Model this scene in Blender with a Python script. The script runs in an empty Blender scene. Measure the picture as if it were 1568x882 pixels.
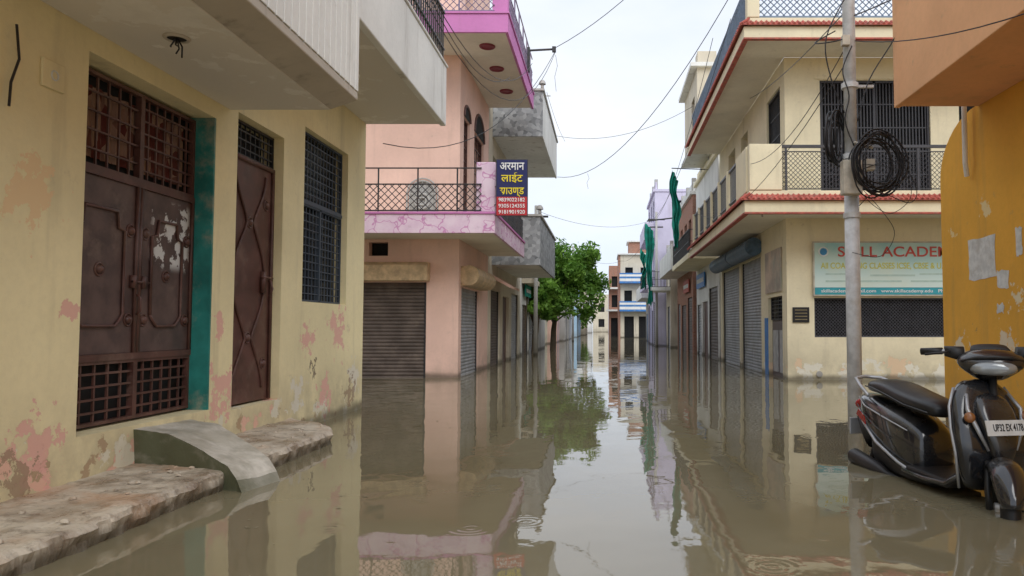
import bpy, math, random
from mathutils import Vector, Matrix, noise
random.seed(11)
S = bpy.context.scene
S.view_settings.view_transform='Standard'; S.view_settings.look='None'; S.view_settings.exposure=0
COL = S.collection

# ------------------------------------------------------------------ mesh builder
class MB:
    def __init__(s): s.v=[]; s.f=[]
    def box(s,x0,x1,y0,y1,z0,z1):
        b=len(s.v)
        s.v+=[(x0,y0,z0),(x1,y0,z0),(x1,y1,z0),(x0,y1,z0),(x0,y0,z1),(x1,y0,z1),(x1,y1,z1),(x0,y1,z1)]
        s.f+=[(b,b+3,b+2,b+1),(b+4,b+5,b+6,b+7),(b,b+1,b+5,b+4),(b+1,b+2,b+6,b+5),(b+2,b+3,b+7,b+6),(b+3,b,b+4,b+7)]
        return s
    def poly(s,pts):
        b=len(s.v); s.v+=[tuple(p) for p in pts]; s.f.append(tuple(range(b,b+len(pts)))); return s
    def prism(s,pts,d):
        b=len(s.v); n=len(pts); d=Vector(d)
        s.v+=[tuple(Vector(p)) for p in pts]+[tuple(Vector(p)+d) for p in pts]
        s.f.append(tuple(range(b,b+n))[::-1]); s.f.append(tuple(range(b+n,b+2*n)))
        for i in range(n):
            j=(i+1)%n; s.f.append((b+i,b+j,b+n+j,b+n+i))
        return s
    def tube(s,pts,r,n=8,cap=True):
        pts=[Vector(p) for p in pts]; m=len(pts); b=len(s.v)
        rs=r if isinstance(r,(list,tuple)) else [r]*m
        up=None
        for i,p in enumerate(pts):
            t=(pts[min(i+1,m-1)]-pts[max(i-1,0)])
            if t.length<1e-9: t=Vector((0,0,1))
            t.normalize()
            if up is None:
                a=Vector((0,0,1)) if abs(t.z)<.9 else Vector((1,0,0))
                up=(a-t*a.dot(t)).normalized()
            else:
                up=(up-t*up.dot(t))
                if up.length<1e-6: up=t.orthogonal()
                up.normalize()
            w=t.cross(up)
            for k in range(n):
                an=2*math.pi*k/n
                s.v.append(tuple(p+up*math.cos(an)*rs[i]+w*math.sin(an)*rs[i]))
        for i in range(m-1):
            for k in range(n):
                k2=(k+1)%n
                s.f.append((b+i*n+k,b+i*n+k2,b+(i+1)*n+k2,b+(i+1)*n+k))
        if cap:
            s.f.append(tuple(b+k for k in range(n))[::-1]); s.f.append(tuple(b+(m-1)*n+k for k in range(n)))
        return s
    def ring(s,c,axis1,axis2,R,r,n=24,m=8):
        c=Vector(c);a=Vector(axis1);w=Vector(axis2)
        nn=a.cross(w); b=len(s.v)
        for i in range(n):
            t=2*math.pi*i/n; d=a*math.cos(t)+w*math.sin(t)
            for k in range(m):
                u=2*math.pi*k/m
                s.v.append(tuple(c+d*(R+r*math.cos(u))+nn*r*math.sin(u)))
        for i in range(n):
            for k in range(m):
                s.f.append((b+i*m+k,b+((i+1)%n)*m+k,b+((i+1)%n)*m+(k+1)%m,b+i*m+(k+1)%m))
        return s
    def loft(s,secs,n=20,e=2.6,axis='x'):
        b=len(s.v)
        for (c,a,h) in secs:
            for k in range(n):
                t=2*math.pi*k/n; ct,st=math.cos(t),math.sin(t)
                u=math.copysign(abs(ct)**(2/e),ct)*a; w=math.copysign(abs(st)**(2/e),st)*h
                if axis=='x': s.v.append((c[0],c[1]+u,c[2]+w))
                elif axis=='z': s.v.append((c[0]+u,c[1]+w,c[2]))
                else: s.v.append((c[0]+u,c[1],c[2]+w))
        m=len(secs)
        for i in range(m-1):
            for k in range(n):
                k2=(k+1)%n
                s.f.append((b+i*n+k,b+i*n+k2,b+(i+1)*n+k2,b+(i+1)*n+k))
        s.f.append(tuple(b+k for k in range(n))[::-1]); s.f.append(tuple(b+(m-1)*n+k for k in range(n)))
        return s
    def dome(s,c,out,R,h,n=12):
        c=Vector(c);o=Vector(out).normalized();a=o.orthogonal().normalized();w=o.cross(a)
        b=len(s.v); rings=4
        for i in range(rings):
            t=i/rings*math.pi/2
            for k in range(n):
                an=2*math.pi*k/n
                s.v.append(tuple(c+(a*math.cos(an)+w*math.sin(an))*R*math.cos(t)+o*h*math.sin(t)))
        s.v.append(tuple(c+o*h)); top=len(s.v)-1
        for i in range(rings-1):
            for k in range(n):
                s.f.append((b+i*n+k,b+i*n+(k+1)%n,b+(i+1)*n+(k+1)%n,b+(i+1)*n+k))
        for k in range(n): s.f.append((b+(rings-1)*n+k,b+(rings-1)*n+(k+1)%n,top))
        return s
    def obj(s,name,parent,mat,smooth=False,bevel=0,sub=0):
        me=bpy.data.meshes.new(name); me.from_pydata(s.v,[],s.f); me.update()
        import bmesh
        bm=bmesh.new(); bm.from_mesh(me); bmesh.ops.recalc_face_normals(bm,faces=bm.faces); bm.to_mesh(me); bm.free()
        o=bpy.data.objects.new(name,me); COL.objects.link(o)
        if mat: me.materials.append(mat)
        if parent: o.parent=parent
        if smooth:
            for p in me.polygons: p.use_smooth=True
        if bevel:
            m=o.modifiers.new('b','BEVEL'); m.width=bevel; m.segments=2; m.limit_method='ANGLE'
        if sub:
            m=o.modifiers.new('s','SUBSURF'); m.levels=sub; m.render_levels=sub
        return o

def empty(name,loc=(0,0,0),rz=0,sc=1):
    e=bpy.data.objects.new(name,None); COL.objects.link(e); e.location=loc; e.rotation_euler=(0,0,rz); e.scale=(sc,)*3
    e.empty_display_size=.3
    return e

# ------------------------------------------------------------------ materials
def newmat(name,rough=.8,metal=0,spec=.5):
    m=bpy.data.materials.new(name); m.use_nodes=True; nt=m.node_tree
    b=nt.nodes['Principled BSDF']; b.inputs['Roughness'].default_value=rough; b.inputs['Metallic'].default_value=metal
    b.inputs['Specular IOR Level'].default_value=spec
    return m,nt,b
def setin(nt,sock,v):
    if isinstance(v,bpy.types.NodeSocket): nt.links.new(v,sock)
    elif isinstance(v,(tuple,list)) and len(v)==3 and sock.type=='RGBA': sock.default_value=(*v,1)
    else: sock.default_value=v
def mixc(nt,f,a,b,blend='MIX'):
    n=nt.nodes.new('ShaderNodeMix'); n.data_type='RGBA'; n.blend_type=blend
    setin(nt,n.inputs[0],f); setin(nt,n.inputs[6],a); setin(nt,n.inputs[7],b); return n.outputs[2]
def mth(nt,op,a,b=0.0,clamp=False):
    n=nt.nodes.new('ShaderNodeMath'); n.operation=op; n.use_clamp=clamp
    setin(nt,n.inputs[0],a); setin(nt,n.inputs[1],b); return n.outputs[0]
def mrange(nt,v,a,b,c=0.,d=1.):
    n=nt.nodes.new('ShaderNodeMapRange'); n.interpolation_type='SMOOTHSTEP'
    setin(nt,n.inputs[0],v); n.inputs[1].default_value=a; n.inputs[2].default_value=b; n.inputs[3].default_value=c; n.inputs[4].default_value=d
    return n.outputs[0]
def pos(nt,obj=False):
    if obj: return nt.nodes.new('ShaderNodeTexCoord').outputs['Object']
    return nt.nodes.new('ShaderNodeNewGeometry').outputs['Position']
def scalev(nt,v,s):
    n=nt.nodes.new('ShaderNodeMapping'); nt.links.new(v,n.inputs[0]); n.inputs['Scale'].default_value=s; return n.outputs[0]
def nz(nt,v,scale,detail=4,rough=.55,scl=None,dist=0):
    if scl: v=scalev(nt,v,scl)
    n=nt.nodes.new('ShaderNodeTexNoise'); nt.links.new(v,n.inputs['Vector']); n.inputs['Scale'].default_value=scale
    n.inputs['Detail'].default_value=detail; n.inputs['Roughness'].default_value=rough; n.inputs['Distortion'].default_value=dist
    return n.outputs[0]
def sepz(nt,v,i=2):
    n=nt.nodes.new('ShaderNodeSeparateXYZ'); nt.links.new(v,n.inputs[0]); return n.outputs[i]
def bump(nt,b,h,strength=.3,dist=.01):
    n=nt.nodes.new('ShaderNodeBump'); nt.links.new(h,n.inputs['Height']); n.inputs['Strength'].default_value=strength; n.inputs['Distance'].default_value=dist
    nt.links.new(n.outputs[0],b.inputs['Normal']); return n
def mul(c,k): return tuple(min(1,x*k) for x in c)

def wall(name,base,dirt=(.22,.18,.13),streak=.3,peel=None,peel_z=1.2,peel_t=.62,damp=.45,rough=.85,damp_z=1.0,blotch=.9,spots=None,zmax=.28):
    m,nt,b=newmat(name,rough,spec=.25); p=pos(nt); z=sepz(nt,p)
    n1=nz(nt,p,.9,5); c=mixc(nt,mrange(nt,n1,.3,.7),mul(base,blotch),mul(base,1.05))
    f=nz(nt,p,14,5,.7); c=mixc(nt,mrange(nt,f,.35,.75,0,.22),c,mul(base,.75))
    st=nz(nt,p,2.5,5,.6,scl=(1.6,1.6,.16)); c=mixc(nt,mth(nt,'MULTIPLY',mrange(nt,st,.52,.78),streak),c,dirt)
    gr=nz(nt,p,4,7,.7); c=mixc(nt,mth(nt,'MULTIPLY',mrange(nt,gr,.6,.78),.45),c,mul(dirt,1.4))
    zb=mrange(nt,z,0.0,damp_z,1,0); dn=nz(nt,p,1.7,6,.65)
    dm=mth(nt,'MULTIPLY',mth(nt,'MULTIPLY',zb,mrange(nt,dn,.3,.6)),damp); c=mixc(nt,dm,c,dirt)
    h=f
    if peel:
        zf=mrange(nt,z,.2,peel_z,.0,zmax)
        for i,pc in enumerate(peel):
            pv=nt.nodes.new('ShaderNodeMapping'); nt.links.new(p,pv.inputs[0]); pv.inputs['Location'].default_value=(i*7.3,i*3.1,i*5.7)
            pn=nz(nt,pv.outputs[0],1.7+.8*i,9,.62)
            mk=mrange(nt,mth(nt,'SUBTRACT',pn,zf),peel_t,peel_t+.025)
            c=mixc(nt,mk,c,pc)
            h=mth(nt,'SUBTRACT',h,mth(nt,'MULTIPLY',mk,.6))
    for (cy,cz,r,col) in (spots or []):
        dy=mth(nt,'SUBTRACT',sepz(nt,p,1),cy); dz=mth(nt,'SUBTRACT',z,cz)
        d=mth(nt,'SQRT',mth(nt,'ADD',mth(nt,'MULTIPLY',dy,dy),mth(nt,'MULTIPLY',dz,dz)))
        q=mth(nt,'ADD',mth(nt,'DIVIDE',d,r),mth(nt,'MULTIPLY',mth(nt,'SUBTRACT',nz(nt,p,6.5,9,.68),.5),5.0))
        mk=mrange(nt,q,.5,.62,1,0); c=mixc(nt,mth(nt,'MULTIPLY',mk,.85),c,col); h=mth(nt,'SUBTRACT',h,mth(nt,'MULTIPLY',mk,.6))
    e1=mth(nt,'ADD',z,mth(nt,'MULTIPLY',nz(nt,p,3,4),-.12))
    edge=mrange(nt,e1,-.03,.10,1,0); c=mixc(nt,mth(nt,'MULTIPLY',edge,.7),c,(.07,.06,.04))
    nt.links.new(c,b.inputs['Base Color']); bump(nt,b,h,.35,.01)
    return m
def plain(name,base,rough=.6,metal=0,var=.25,scale=6,dirt=None,spec=.5,obj=False,damt=.5):
    m,nt,b=newmat(name,rough,metal,spec); p=pos(nt,obj)
    n=nz(nt,p,scale,6,.6); c=mixc(nt,mrange(nt,n,.3,.7),mul(base,1-var),mul(base,1+var*.4))
    if dirt:
        d=nz(nt,p,scale*.6,8,.7); c=mixc(nt,mrange(nt,d,.48,.7,0,damt),c,dirt)
    nt.links.new(c,b.inputs['Base Color'])
    rr=mrange(nt,n,.3,.7,rough*.85,min(1,rough*1.15)); nt.links.new(rr,b.inputs['Roughness'])
    bump(nt,b,n,.12,.004)
    return m

M={}
PK=(.80,.44,.38); BR=(.38,.27,.18); WH=(.78,.73,.62)
M['cream']=wall('cream_plaster',(.90,.79,.49),peel=[(.80,.50,.38),(.76,.71,.56),(.48,.35,.22)],peel_z=.9,peel_t=.575,zmax=.26,damp=.45,streak=.22,
  spots=[(4.62,2.05,.28,(.86,.62,.36)),(4.75,.45,.26,PK),(4.55,.25,.2,BR),(9.0,1.05,.26,PK),(10.0,1.15,.36,PK),(9.2,.7,.14,(.2,.15,.11)),(9.6,.35,.3,PK),(8.75,.4,.25,WH),(10.7,.5,.3,WH),(7.02,.55,.3,PK),(6.95,1.2,.12,PK),(4.98,1.3,.10,PK),(10.5,.3,.25,BR)])
M['cream2']=wall('academy_plaster',(.89,.80,.57),streak=.2,peel=[(.82,.62,.42),(.84,.8,.68)],peel_z=.9,peel_t=.53,damp=.35)
M['pink']=wall('pink_plaster',(.89,.61,.51),streak=.2,peel=[(.76,.50,.42)],peel_z=1.2,peel_t=.6,damp=.35)
M['orange']=wall('orange_plaster',(.86,.45,.07),streak=.22,peel=[(.80,.72,.58),(.88,.68,.32),(.46,.27,.12)],peel_z=3.4,peel_t=.64,zmax=.12,damp=.3,
  spots=[(8.9,2.1,.2,(.80,.73,.58)),(9.3,.9,.24,(.8,.72,.56)),(8.3,1.0,.24,(.78,.7,.56)),(9.5,2.4,.12,(.85,.68,.36)),(8.0,1.5,.2,(.82,.75,.55)),(8.7,2.6,.15,(.85,.7,.4))])
M['orange2']=wall('orange_plaster_light',(.90,.50,.27),streak=.16,damp=0)
M['white']=wall('white_plaster',(.84,.84,.81),streak=.5,damp=.5)
M['soffit']=wall('soffit_plaster',(.85,.82,.77),streak=.12,peel=[(.73,.69,.63)],peel_z=-1,peel_t=.40,damp=0,zmax=.2)
M['soffit2']=wall('soffit_cream',(.85,.80,.69),streak=.1,damp=0)
M['lav']=wall('lavender_plaster',(.70,.66,.84),streak=.25,damp=.3)
M['grey']=wall('grey_plaster',(.50,.49,.47),streak=.5,damp=.5)
M['beam']=wall('weathered_concrete',(.55,.50,.43),streak=.7,damp=0,dirt=(.2,.17,.14))
M['beige']=wall('beige_plaster',(.70,.63,.50),streak=.5,damp=.5)
M['paleblue']=wall('pale_blue_plaster',(.38,.55,.70),streak=.4,damp=.5)
M['teal']=plain('teal_paint',(.025,.25,.22),.55,var=.45,scale=2.2,dirt=(.45,.36,.26),damt=1.0)
M['bluepaint']=plain('blue_paint',(.05,.22,.58),.5,dirt=(.25,.28,.33))
M['red']=plain('red_tile',(.52,.12,.09),.7,var=.4,scale=10,dirt=(.35,.25,.2))
M['brown']=plain('brown_metal_paint',(.115,.05,.04),.42,var=.35,scale=5,dirt=(.23,.15,.12),spec=.45)
M['iron']=plain('dark_iron',(.035,.035,.04),.5,var=.4,scale=12,dirt=(.09,.06,.045))
M['dark']=plain('dark_interior',(.012,.012,.013),.9,var=.3)
M['glass']=plain('dark_window_glass',(.02,.022,.027),.15,var=.3)
M['paper']=plain('old_paper',(.72,.72,.70),.9,var=.2,scale=12,dirt=(.45,.4,.34))
M['black']=plain('black_rubber',(.015,.015,.016),.55,var=.3,scale=20,obj=True)
M['cable']=plain('cable_black',(.015,.015,.018),.5,var=.2)
M['shutterb']=plain('shutter_brown',(.12,.092,.078),.55,var=.35,scale=3,dirt=(.22,.17,.14))
M['shutterg']=plain('shutter_grey',(.40,.41,.43),.5,metal=.1,var=.3,scale=3,dirt=(.22,.19,.16))
M['hoodblue']=plain('hood_blue_grey',(.09,.16,.25),.5,var=.4,dirt=(.25,.22,.2))
M['hoodtan']=plain('hood_tan',(.64,.47,.28),.6,var=.3,dirt=(.36,.26,.18))
M['steel']=plain('galvanised_steel',(.66,.67,.68),.55,metal=.1,var=.22,scale=7,dirt=(.42,.38,.33))
M['bx']=plain('junction_box_beige',(.58,.53,.44),.6,dirt=(.32,.27,.2))
M['green']=plain('green_net_cloth',(.01,.30,.22),.9,var=.5,scale=3)
M['magenta']=wall('magenta_plaster',(.64,.24,.52),streak=.25,damp=0)

def crackle():
    m,nt,b=newmat('pink_marbled_plaster',.75,spec=.3); p=pos(nt)
    w=nz(nt,p,3,3); vn=nt.nodes.new('ShaderNodeTexVoronoi'); vn.feature='DISTANCE_TO_EDGE'; vn.inputs['Scale'].default_value=2.2
    mp=nt.nodes.new('ShaderNodeVectorMath'); mp.operation='ADD'; nt.links.new(p,mp.inputs[0])
    nn=nt.nodes.new('ShaderNodeTexNoise'); nn.inputs['Scale'].default_value=3; nt.links.new(p,nn.inputs['Vector']); nt.links.new(nn.outputs[1],mp.inputs[1])
    nt.links.new(mp.outputs[0],vn.inputs['Vector'])
    e=mrange(nt,vn.outputs[0],.0,.06,1,0)
    c=mixc(nt,mrange(nt,w,.3,.7),(.72,.52,.66),(.82,.66,.76)); c=mixc(nt,mth(nt,'MULTIPLY',e,.75),c,(.52,.14,.40))
    d=nz(nt,p,5,7,.7); c=mixc(nt,mrange(nt,d,.55,.75,0,.5),c,(.36,.25,.28))
    nt.links.new(c,b.inputs['Base Color']); bump(nt,b,d,.2,.01); return m
M['crackle']=crackle()
def mosaic():
    m,nt,b=newmat('grey_stone_mosaic',.6,spec=.4); p=pos(nt)
    vn=nt.nodes.new('ShaderNodeTexVoronoi'); vn.inputs['Scale'].default_value=9; nt.links.new(p,vn.inputs['Vector'])
    g=nt.nodes.new('ShaderNodeRGBToBW'); nt.links.new(vn.outputs['Color'],g.inputs[0])
    c=mixc(nt,g.outputs[0],(.13,.14,.15),(.48,.50,.52)); nt.links.new(c,b.inputs['Base Color']); bump(nt,b,g.outputs[0],.4,.02); return m
M['mosaic']=mosaic()
def brick():
    m,nt,b=newmat('red_brick',.9,spec=.2); p=pos(nt)
    s=nt.nodes.new('ShaderNodeSeparateXYZ'); nt.links.new(p,s.inputs[0]); cb=nt.nodes.new('ShaderNodeCombineXYZ')
    nt.links.new(mth(nt,'ADD',s.outputs[0],s.outputs[1]),cb.inputs[0]); nt.links.new(s.outputs[2],cb.inputs[1])
    br=nt.nodes.new('ShaderNodeTexBrick'); nt.links.new(cb.outputs[0],br.inputs['Vector']); br.inputs['Scale'].default_value=4
    br.inputs['Color1'].default_value=(.42,.19,.12,1); br.inputs['Color2'].default_value=(.33,.13,.08,1); br.inputs['Mortar'].default_value=(.4,.34,.3,1)
    n=nz(nt,p,3,5); c=mixc(nt,mrange(nt,n,.4,.7,0,.5),br.outputs[0],(.30,.21,.17)); nt.links.new(c,b.inputs['Base Color']); return m
M['brick']=brick()
def curtain():
    m,nt,b=newmat('curtain_cloth',.95,spec=.1); p=pos(nt)
    v=nt.nodes.new('ShaderNodeTexVoronoi'); v.inputs['Scale'].default_value=11; nt.links.new(scalev(nt,p,(1,1,.5)),v.inputs['Vector'])
    g=nt.nodes.new('ShaderNodeRGBToBW'); nt.links.new(v.outputs['Color'],g.inputs[0])
    c=mixc(nt,mrange(nt,g.outputs[0],.3,.7),(.12,.035,.03),(.30,.20,.15)); nt.links.new(c,b.inputs['Base Color']); return m
M['curtain']=curtain()
def leafdoor():
    m,nt,b=newmat('brown_gate_with_paper_scraps',.42,spec=.45); p=pos(nt)
    n=nz(nt,p,5,6); c=mixc(nt,mrange(nt,n,.3,.7),(.075,.047,.045),(.14,.088,.08))
    s=nt.nodes.new('ShaderNodeSeparateXYZ'); nt.links.new(p,s.inputs[0])
    y=s.outputs[1]; z=s.outputs[2]
    my=mth(nt,'MULTIPLY',mrange(nt,y,6.12,6.25),mrange(nt,y,6.68,6.76,1,0))
    mz=mth(nt,'MULTIPLY',mrange(nt,z,1.65,1.75),mrange(nt,z,2.2,2.28,1,0))
    q=nz(nt,p,6.5,5,.6); mk=mth(nt,'MULTIPLY',mth(nt,'MULTIPLY',my,mz),mrange(nt,q,.52,.545))
    c=mixc(nt,mk,c,(.7,.7,.7))
    d=nz(nt,p,3,8,.7); c=mixc(nt,mrange(nt,d,.55,.72,0,.5),c,(.24,.17,.14))
    nt.links.new(c,b.inputs['Base Color']); return m
M['gate']=leafdoor()
def ledge():
    m,nt,b=newmat('wet_old_concrete',.55,spec=.5); p=pos(nt)
    n=nz(nt,p,2.2,8,.65); c=mixc(nt,mrange(nt,n,.32,.62),(.25,.18,.125),(.58,.51,.41))
    g=nz(nt,p,7,9,.75); c=mixc(nt,mrange(nt,g,.5,.62,0,.6),c,(.15,.115,.08))
    r=nz(nt,p,1.4,5); c=mixc(nt,mrange(nt,r,.48,.66,0,.6),c,(.48,.27,.15))
    f=nz(nt,p,40,4,.7); c=mixc(nt,mrange(nt,f,.5,.7,0,.4),c,(.58,.54,.48))
    z=sepz(nt,p); c=mixc(nt,mrange(nt,z,.02,.11,.75,0),c,(.085,.07,.045))
    nt.links.new(c,b.inputs['Base Color']); nt.links.new(mrange(nt,n,.35,.6,.15,.75),b.inputs['Roughness'])
    bump(nt,b,mth(nt,'ADD',mth(nt,'ADD',n,mth(nt,'MULTIPLY',g,.6)),mth(nt,'MULTIPLY',f,.15)),.8,.03); return m
M['ledge']=ledge()
def rampm():
    m,nt,b=newmat('mossy_cement',.6,spec=.4); p=pos(nt); z=sepz(nt,p)
    n=nz(nt,p,5,8,.65); c=mixc(nt,mrange(nt,n,.35,.65),(.38,.35,.29),(.60,.56,.49))
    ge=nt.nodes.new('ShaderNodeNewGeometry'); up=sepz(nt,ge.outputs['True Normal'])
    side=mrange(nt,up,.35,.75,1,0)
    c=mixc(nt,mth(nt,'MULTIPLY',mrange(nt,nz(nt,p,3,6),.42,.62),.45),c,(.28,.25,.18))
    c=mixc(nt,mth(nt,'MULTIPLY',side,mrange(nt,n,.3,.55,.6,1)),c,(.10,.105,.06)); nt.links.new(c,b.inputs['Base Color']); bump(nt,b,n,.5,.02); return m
M['ramp']=rampm()

# ------------------------------------------------------------------ helpers
def bx(parent,name,mat,x0,x1,y0,y1,z0,z1,bevel=.008):
    return MB().box(x0,x1,y0,y1,z0,z1).obj(name,parent,M[mat] if isinstance(mat,str) else mat,bevel=bevel)
def facade(parent,name,axis,plane,out,u0,u1,z0,z1,ops,mat,th=.25,pane='dark'):
    us=sorted({u0,u1}|{v for o in ops for v in o[:2]}); zs=sorted({z0,z1}|{v for o in ops for v in o[2:4]})
    a,b=sorted((plane,plane-out*th)); mb=MB()
    for i in range(len(us)-1):
        run=None
        for j in range(len(zs)-1):
            cu=(us[i]+us[i+1])/2; cz=(zs[j]+zs[j+1])/2
            solid=not any(o[0]<cu<o[1] and o[2]<cz<o[3] for o in ops)
            if solid:
                if run is None: run=zs[j]
            if (not solid or j==len(zs)-2) and run is not None:
                top=zs[j+1] if solid else zs[j]
                if axis=='x': mb.box(a,b,us[i],us[i+1],run,top)
                else: mb.box(us[i],us[i+1],a,b,run,top)
                run=None
    ob=mb.obj(name,parent,M[mat])
    if ops:
        mb=MB(); q=plane-out*(th+.02)
        for o in ops:
            if axis=='x': mb.box(min(q,q-out*.02),max(q,q-out*.02),o[0]-.03,o[1]+.03,o[2]-.03,o[3]+.03)
            else: mb.box(o[0]-.03,o[1]+.03,min(q,q-out*.02),max(q,q-out*.02),o[2]-.03,o[3]+.03)
        mb.obj(name+'_panes',parent,M[pane])
    return ob
def P(axis,plane,u,z): return (plane,u,z) if axis=='x' else (u,plane,z)
def grill(mb,axis,plane,u0,u1,z0,z1,nu,nzz,r=.006,frame=.018):
    def bar(ua,ub,za,zb,t):
        if axis=='x': mb.box(plane-t,plane+t,ua,ub,za,zb)
        else: mb.box(ua,ub,plane-t,plane+t,za,zb)
    for i in range(1,nu):
        u=u0+(u1-u0)*i/nu; bar(u-r,u+r,z0,z1,r)
    for i in range(1,nzz):
        z=z0+(z1-z0)*i/nzz; bar(u0,u1,z-r,z+r,r*1.4)
    if frame:
        f=frame; bar(u0,u0+f,z0,z1,f); bar(u1-f,u1,z0,z1,f); bar(u0+f,u1-f,z0,z0+f,f); bar(u0+f,u1-f,z1-f,z1,f)
def lattice(mb,axis,plane,u0,u1,z0,z1,pitch=.1,r=.006):
    H=z1-z0; n=int((u1-u0+H)/pitch)+1
    for s in (1,-1):
        for i in range(n):
            c=u0-H+i*pitch if s==1 else u0+i*pitch
            ua,za,ub,zb=(c,z0,c+H,z1) if s==1 else (c,z0,c-H,z1)
            lo,hi=0.,1.
            d=ub-ua
            for lim in (u0,u1):
                t=(lim-ua)/d
                if (lim==u0)==(d>0): lo=max(lo,t)
                else: hi=min(hi,t)
            if hi-lo>.02:
                mb.tube([P(axis,plane+s*r*.6,ua+d*lo,z0+H*lo),P(axis,plane+s*r*.6,ua+d*hi,z0+H*hi)],r,4,False)
def shutter(parent,name,axis,plane,out,u0,u1,z0,z1,mat,pitch=.085):
    mb=MB(); n=int((z1-z0)/pitch); rows=[]
    for i in range(n):
        for (dz,o) in ((0,0),(.15,.016),(.5,.024),(.85,.016)): rows.append((z0+(i+dz)*pitch,o))
    rows.append((z1,0)); b=0
    for (z,o) in rows:
        mb.v+= [P(axis,plane+out*o,u0,z),P(axis,plane+out*o,u1,z)]
    for i in range(len(rows)-1): mb.f.append((2*i,2*i+1,2*i+3,2*i+2))
    mb.obj(name,parent,M[mat])
    mb=MB()
    for u in (u0,u1-.06):
        if axis=='x': mb.box(min(plane,plane+out*.05),max(plane,plane+out*.05),u,u+.06,z0,z1)
        else: mb.box(u,u+.06,min(plane,plane+out*.05),max(plane,plane+out*.05),z0,z1)
    mb.obj(name+'_rails',parent,M['iron'])
def text(parent,name,s,loc,size,mat,rot=(math.pi/2,0,0),width=None):
    cu=bpy.data.curves.new(name,'FONT'); cu.body=s; cu.size=size; cu.align_x='CENTER'; cu.align_y='CENTER'; cu.extrude=.002; cu.offset=size*.012
    o=bpy.data.objects.new(name,cu); COL.objects.link(o); cu.materials.append(mat); o.location=loc; o.rotation_euler=rot; o.parent=parent
    if width:
        bpy.context.view_layer.update()
        w=o.dimensions.x
        if w>0: o.scale.x=width/w
    return o
def flat(name,c,rough=.6): return plain(name,c,rough,var=.12,scale=8)

# ------------------------------------------------------------------ water / ground / world
def waterm():
    m,nt,b=newmat('flood_water',.03,spec=.5); p=pos(nt)
    b.inputs['IOR'].default_value=1.58
    n=nz(nt,p,.5,4); c=mixc(nt,mrange(nt,n,.3,.7),(.185,.158,.095),(.225,.195,.125)); nt.links.new(c,b.inputs['Base Color'])
    b.inputs['Roughness'].default_value=.015
    a=nz(nt,p,.9,3,.5,scl=(1.0,.7,1)); d=nz(nt,p,5.5,3,.5,scl=(1,.8,1)); 
    patch=mrange(nt,nz(nt,p,.35,3),.4,.65,.10,1)
    vo=nt.nodes.new('ShaderNodeTexVoronoi'); vo.voronoi_dimensions='2D'; nt.links.new(p,vo.inputs['Vector']); vo.inputs['Scale'].default_value=1.1
    dd=vo.outputs['Distance']; r=mth(nt,'MULTIPLY',mth(nt,'SINE',mth(nt,'MULTIPLY',dd,110.)),mrange(nt,dd,.05,.22,1,0))
    h=mth(nt,'ADD',mth(nt,'MULTIPLY',a,.75),mth(nt,'MULTIPLY',mth(nt,'MULTIPLY',d,.11),patch)); h=mth(nt,'ADD',h,mth(nt,'MULTIPLY',r,.012))
    s=nt.nodes.new('ShaderNodeSeparateXYZ'); nt.links.new(p,s.inputs[0])
    ex=mth(nt,'SUBTRACT',s.outputs[0],2.3); ey=mth(nt,'SUBTRACT',s.outputs[1],5.5)
    rr=mth(nt,'SQRT',mth(nt,'ADD',mth(nt,'MULTIPLY',ex,ex),mth(nt,'MULTIPLY',ey,ey)))
    wv=mth(nt,'MULTIPLY',mth(nt,'SINE',mth(nt,'ADD',mth(nt,'MULTIPLY',rr,26.),mth(nt,'MULTIPLY',nz(nt,p,2.5,3),12.))),mrange(nt,rr,.4,1.3,1,0))
    h=mth(nt,'ADD',h,mth(nt,'MULTIPLY',wv,.016))
    bump(nt,b,h,.3,.04); return m
MB().poly([(-300,-60,0),(300,-60,0),(300,500,0),(-300,500,0)]).obj('water',None,waterm())
MB().poly([(-600,-200,-.6),(600,-200,-.6),(600,900,-.6),(-600,900,-.6)]).obj('ground',None,plain('mud',(.12,.09,.06),.9))

w=bpy.data.worlds.new('World'); S.world=w; w.use_nodes=True; nt=w.node_tree
bg=nt.nodes['Background']; sky=nt.nodes.new('ShaderNodeTexSky'); sky.sky_type='NISHITA'; sky.sun_disc=False
SE=math.radians(42); AZ=math.radians(160)   # sun behind the camera, slightly right
sky.sun_elevation=SE; sky.sun_rotation=AZ
tc=nt.nodes.new('ShaderNodeTexCoord'); mp=nt.nodes.new('ShaderNodeMapping'); mp.inputs['Scale'].default_value=(1,1,2.6); nt.links.new(tc.outputs['Generated'],mp.inputs[0])
cl=nt.nodes.new('ShaderNodeTexNoise'); cl.inputs['Scale'].default_value=2.2; cl.inputs['Detail'].default_value=5; nt.links.new(mp.outputs[0],cl.inputs['Vector'])
cloud=mixc(nt,mrange(nt,cl.outputs[0],.35,.68),(7.4,8.1,9.3),(9.3,9.5,9.9))
c=mixc(nt,.88,sky.outputs[0],cloud); nt.links.new(c,bg.inputs[0]); bg.inputs[1].default_value=.122
sl=bpy.data.lights.new('sun','SUN'); sl.energy=1.5; sl.angle=math.radians(40); sl.color=(1,.98,.94)
so=bpy.data.objects.new('sun',sl); COL.objects.link(so)
sd=Vector((math.cos(SE)*math.sin(AZ),math.cos(SE)*math.cos(AZ),math.sin(SE)))
so.rotation_euler=sd.to_track_quat('Z','Y').to_euler()

# ------------------------------------------------------------------ camera
cam=bpy.data.cameras.new('camera'); co=bpy.data.objects.new('camera',cam); COL.objects.link(co); S.camera=co
co.location=(0,0,1.2); co.rotation_euler=(math.radians(92.9),0,0)
cam.lens=26.4; cam.sensor_width=36; cam.shift_x=-.0918; cam.shift_y=0; cam.clip_end=2000; cam.clip_start=.05

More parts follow.
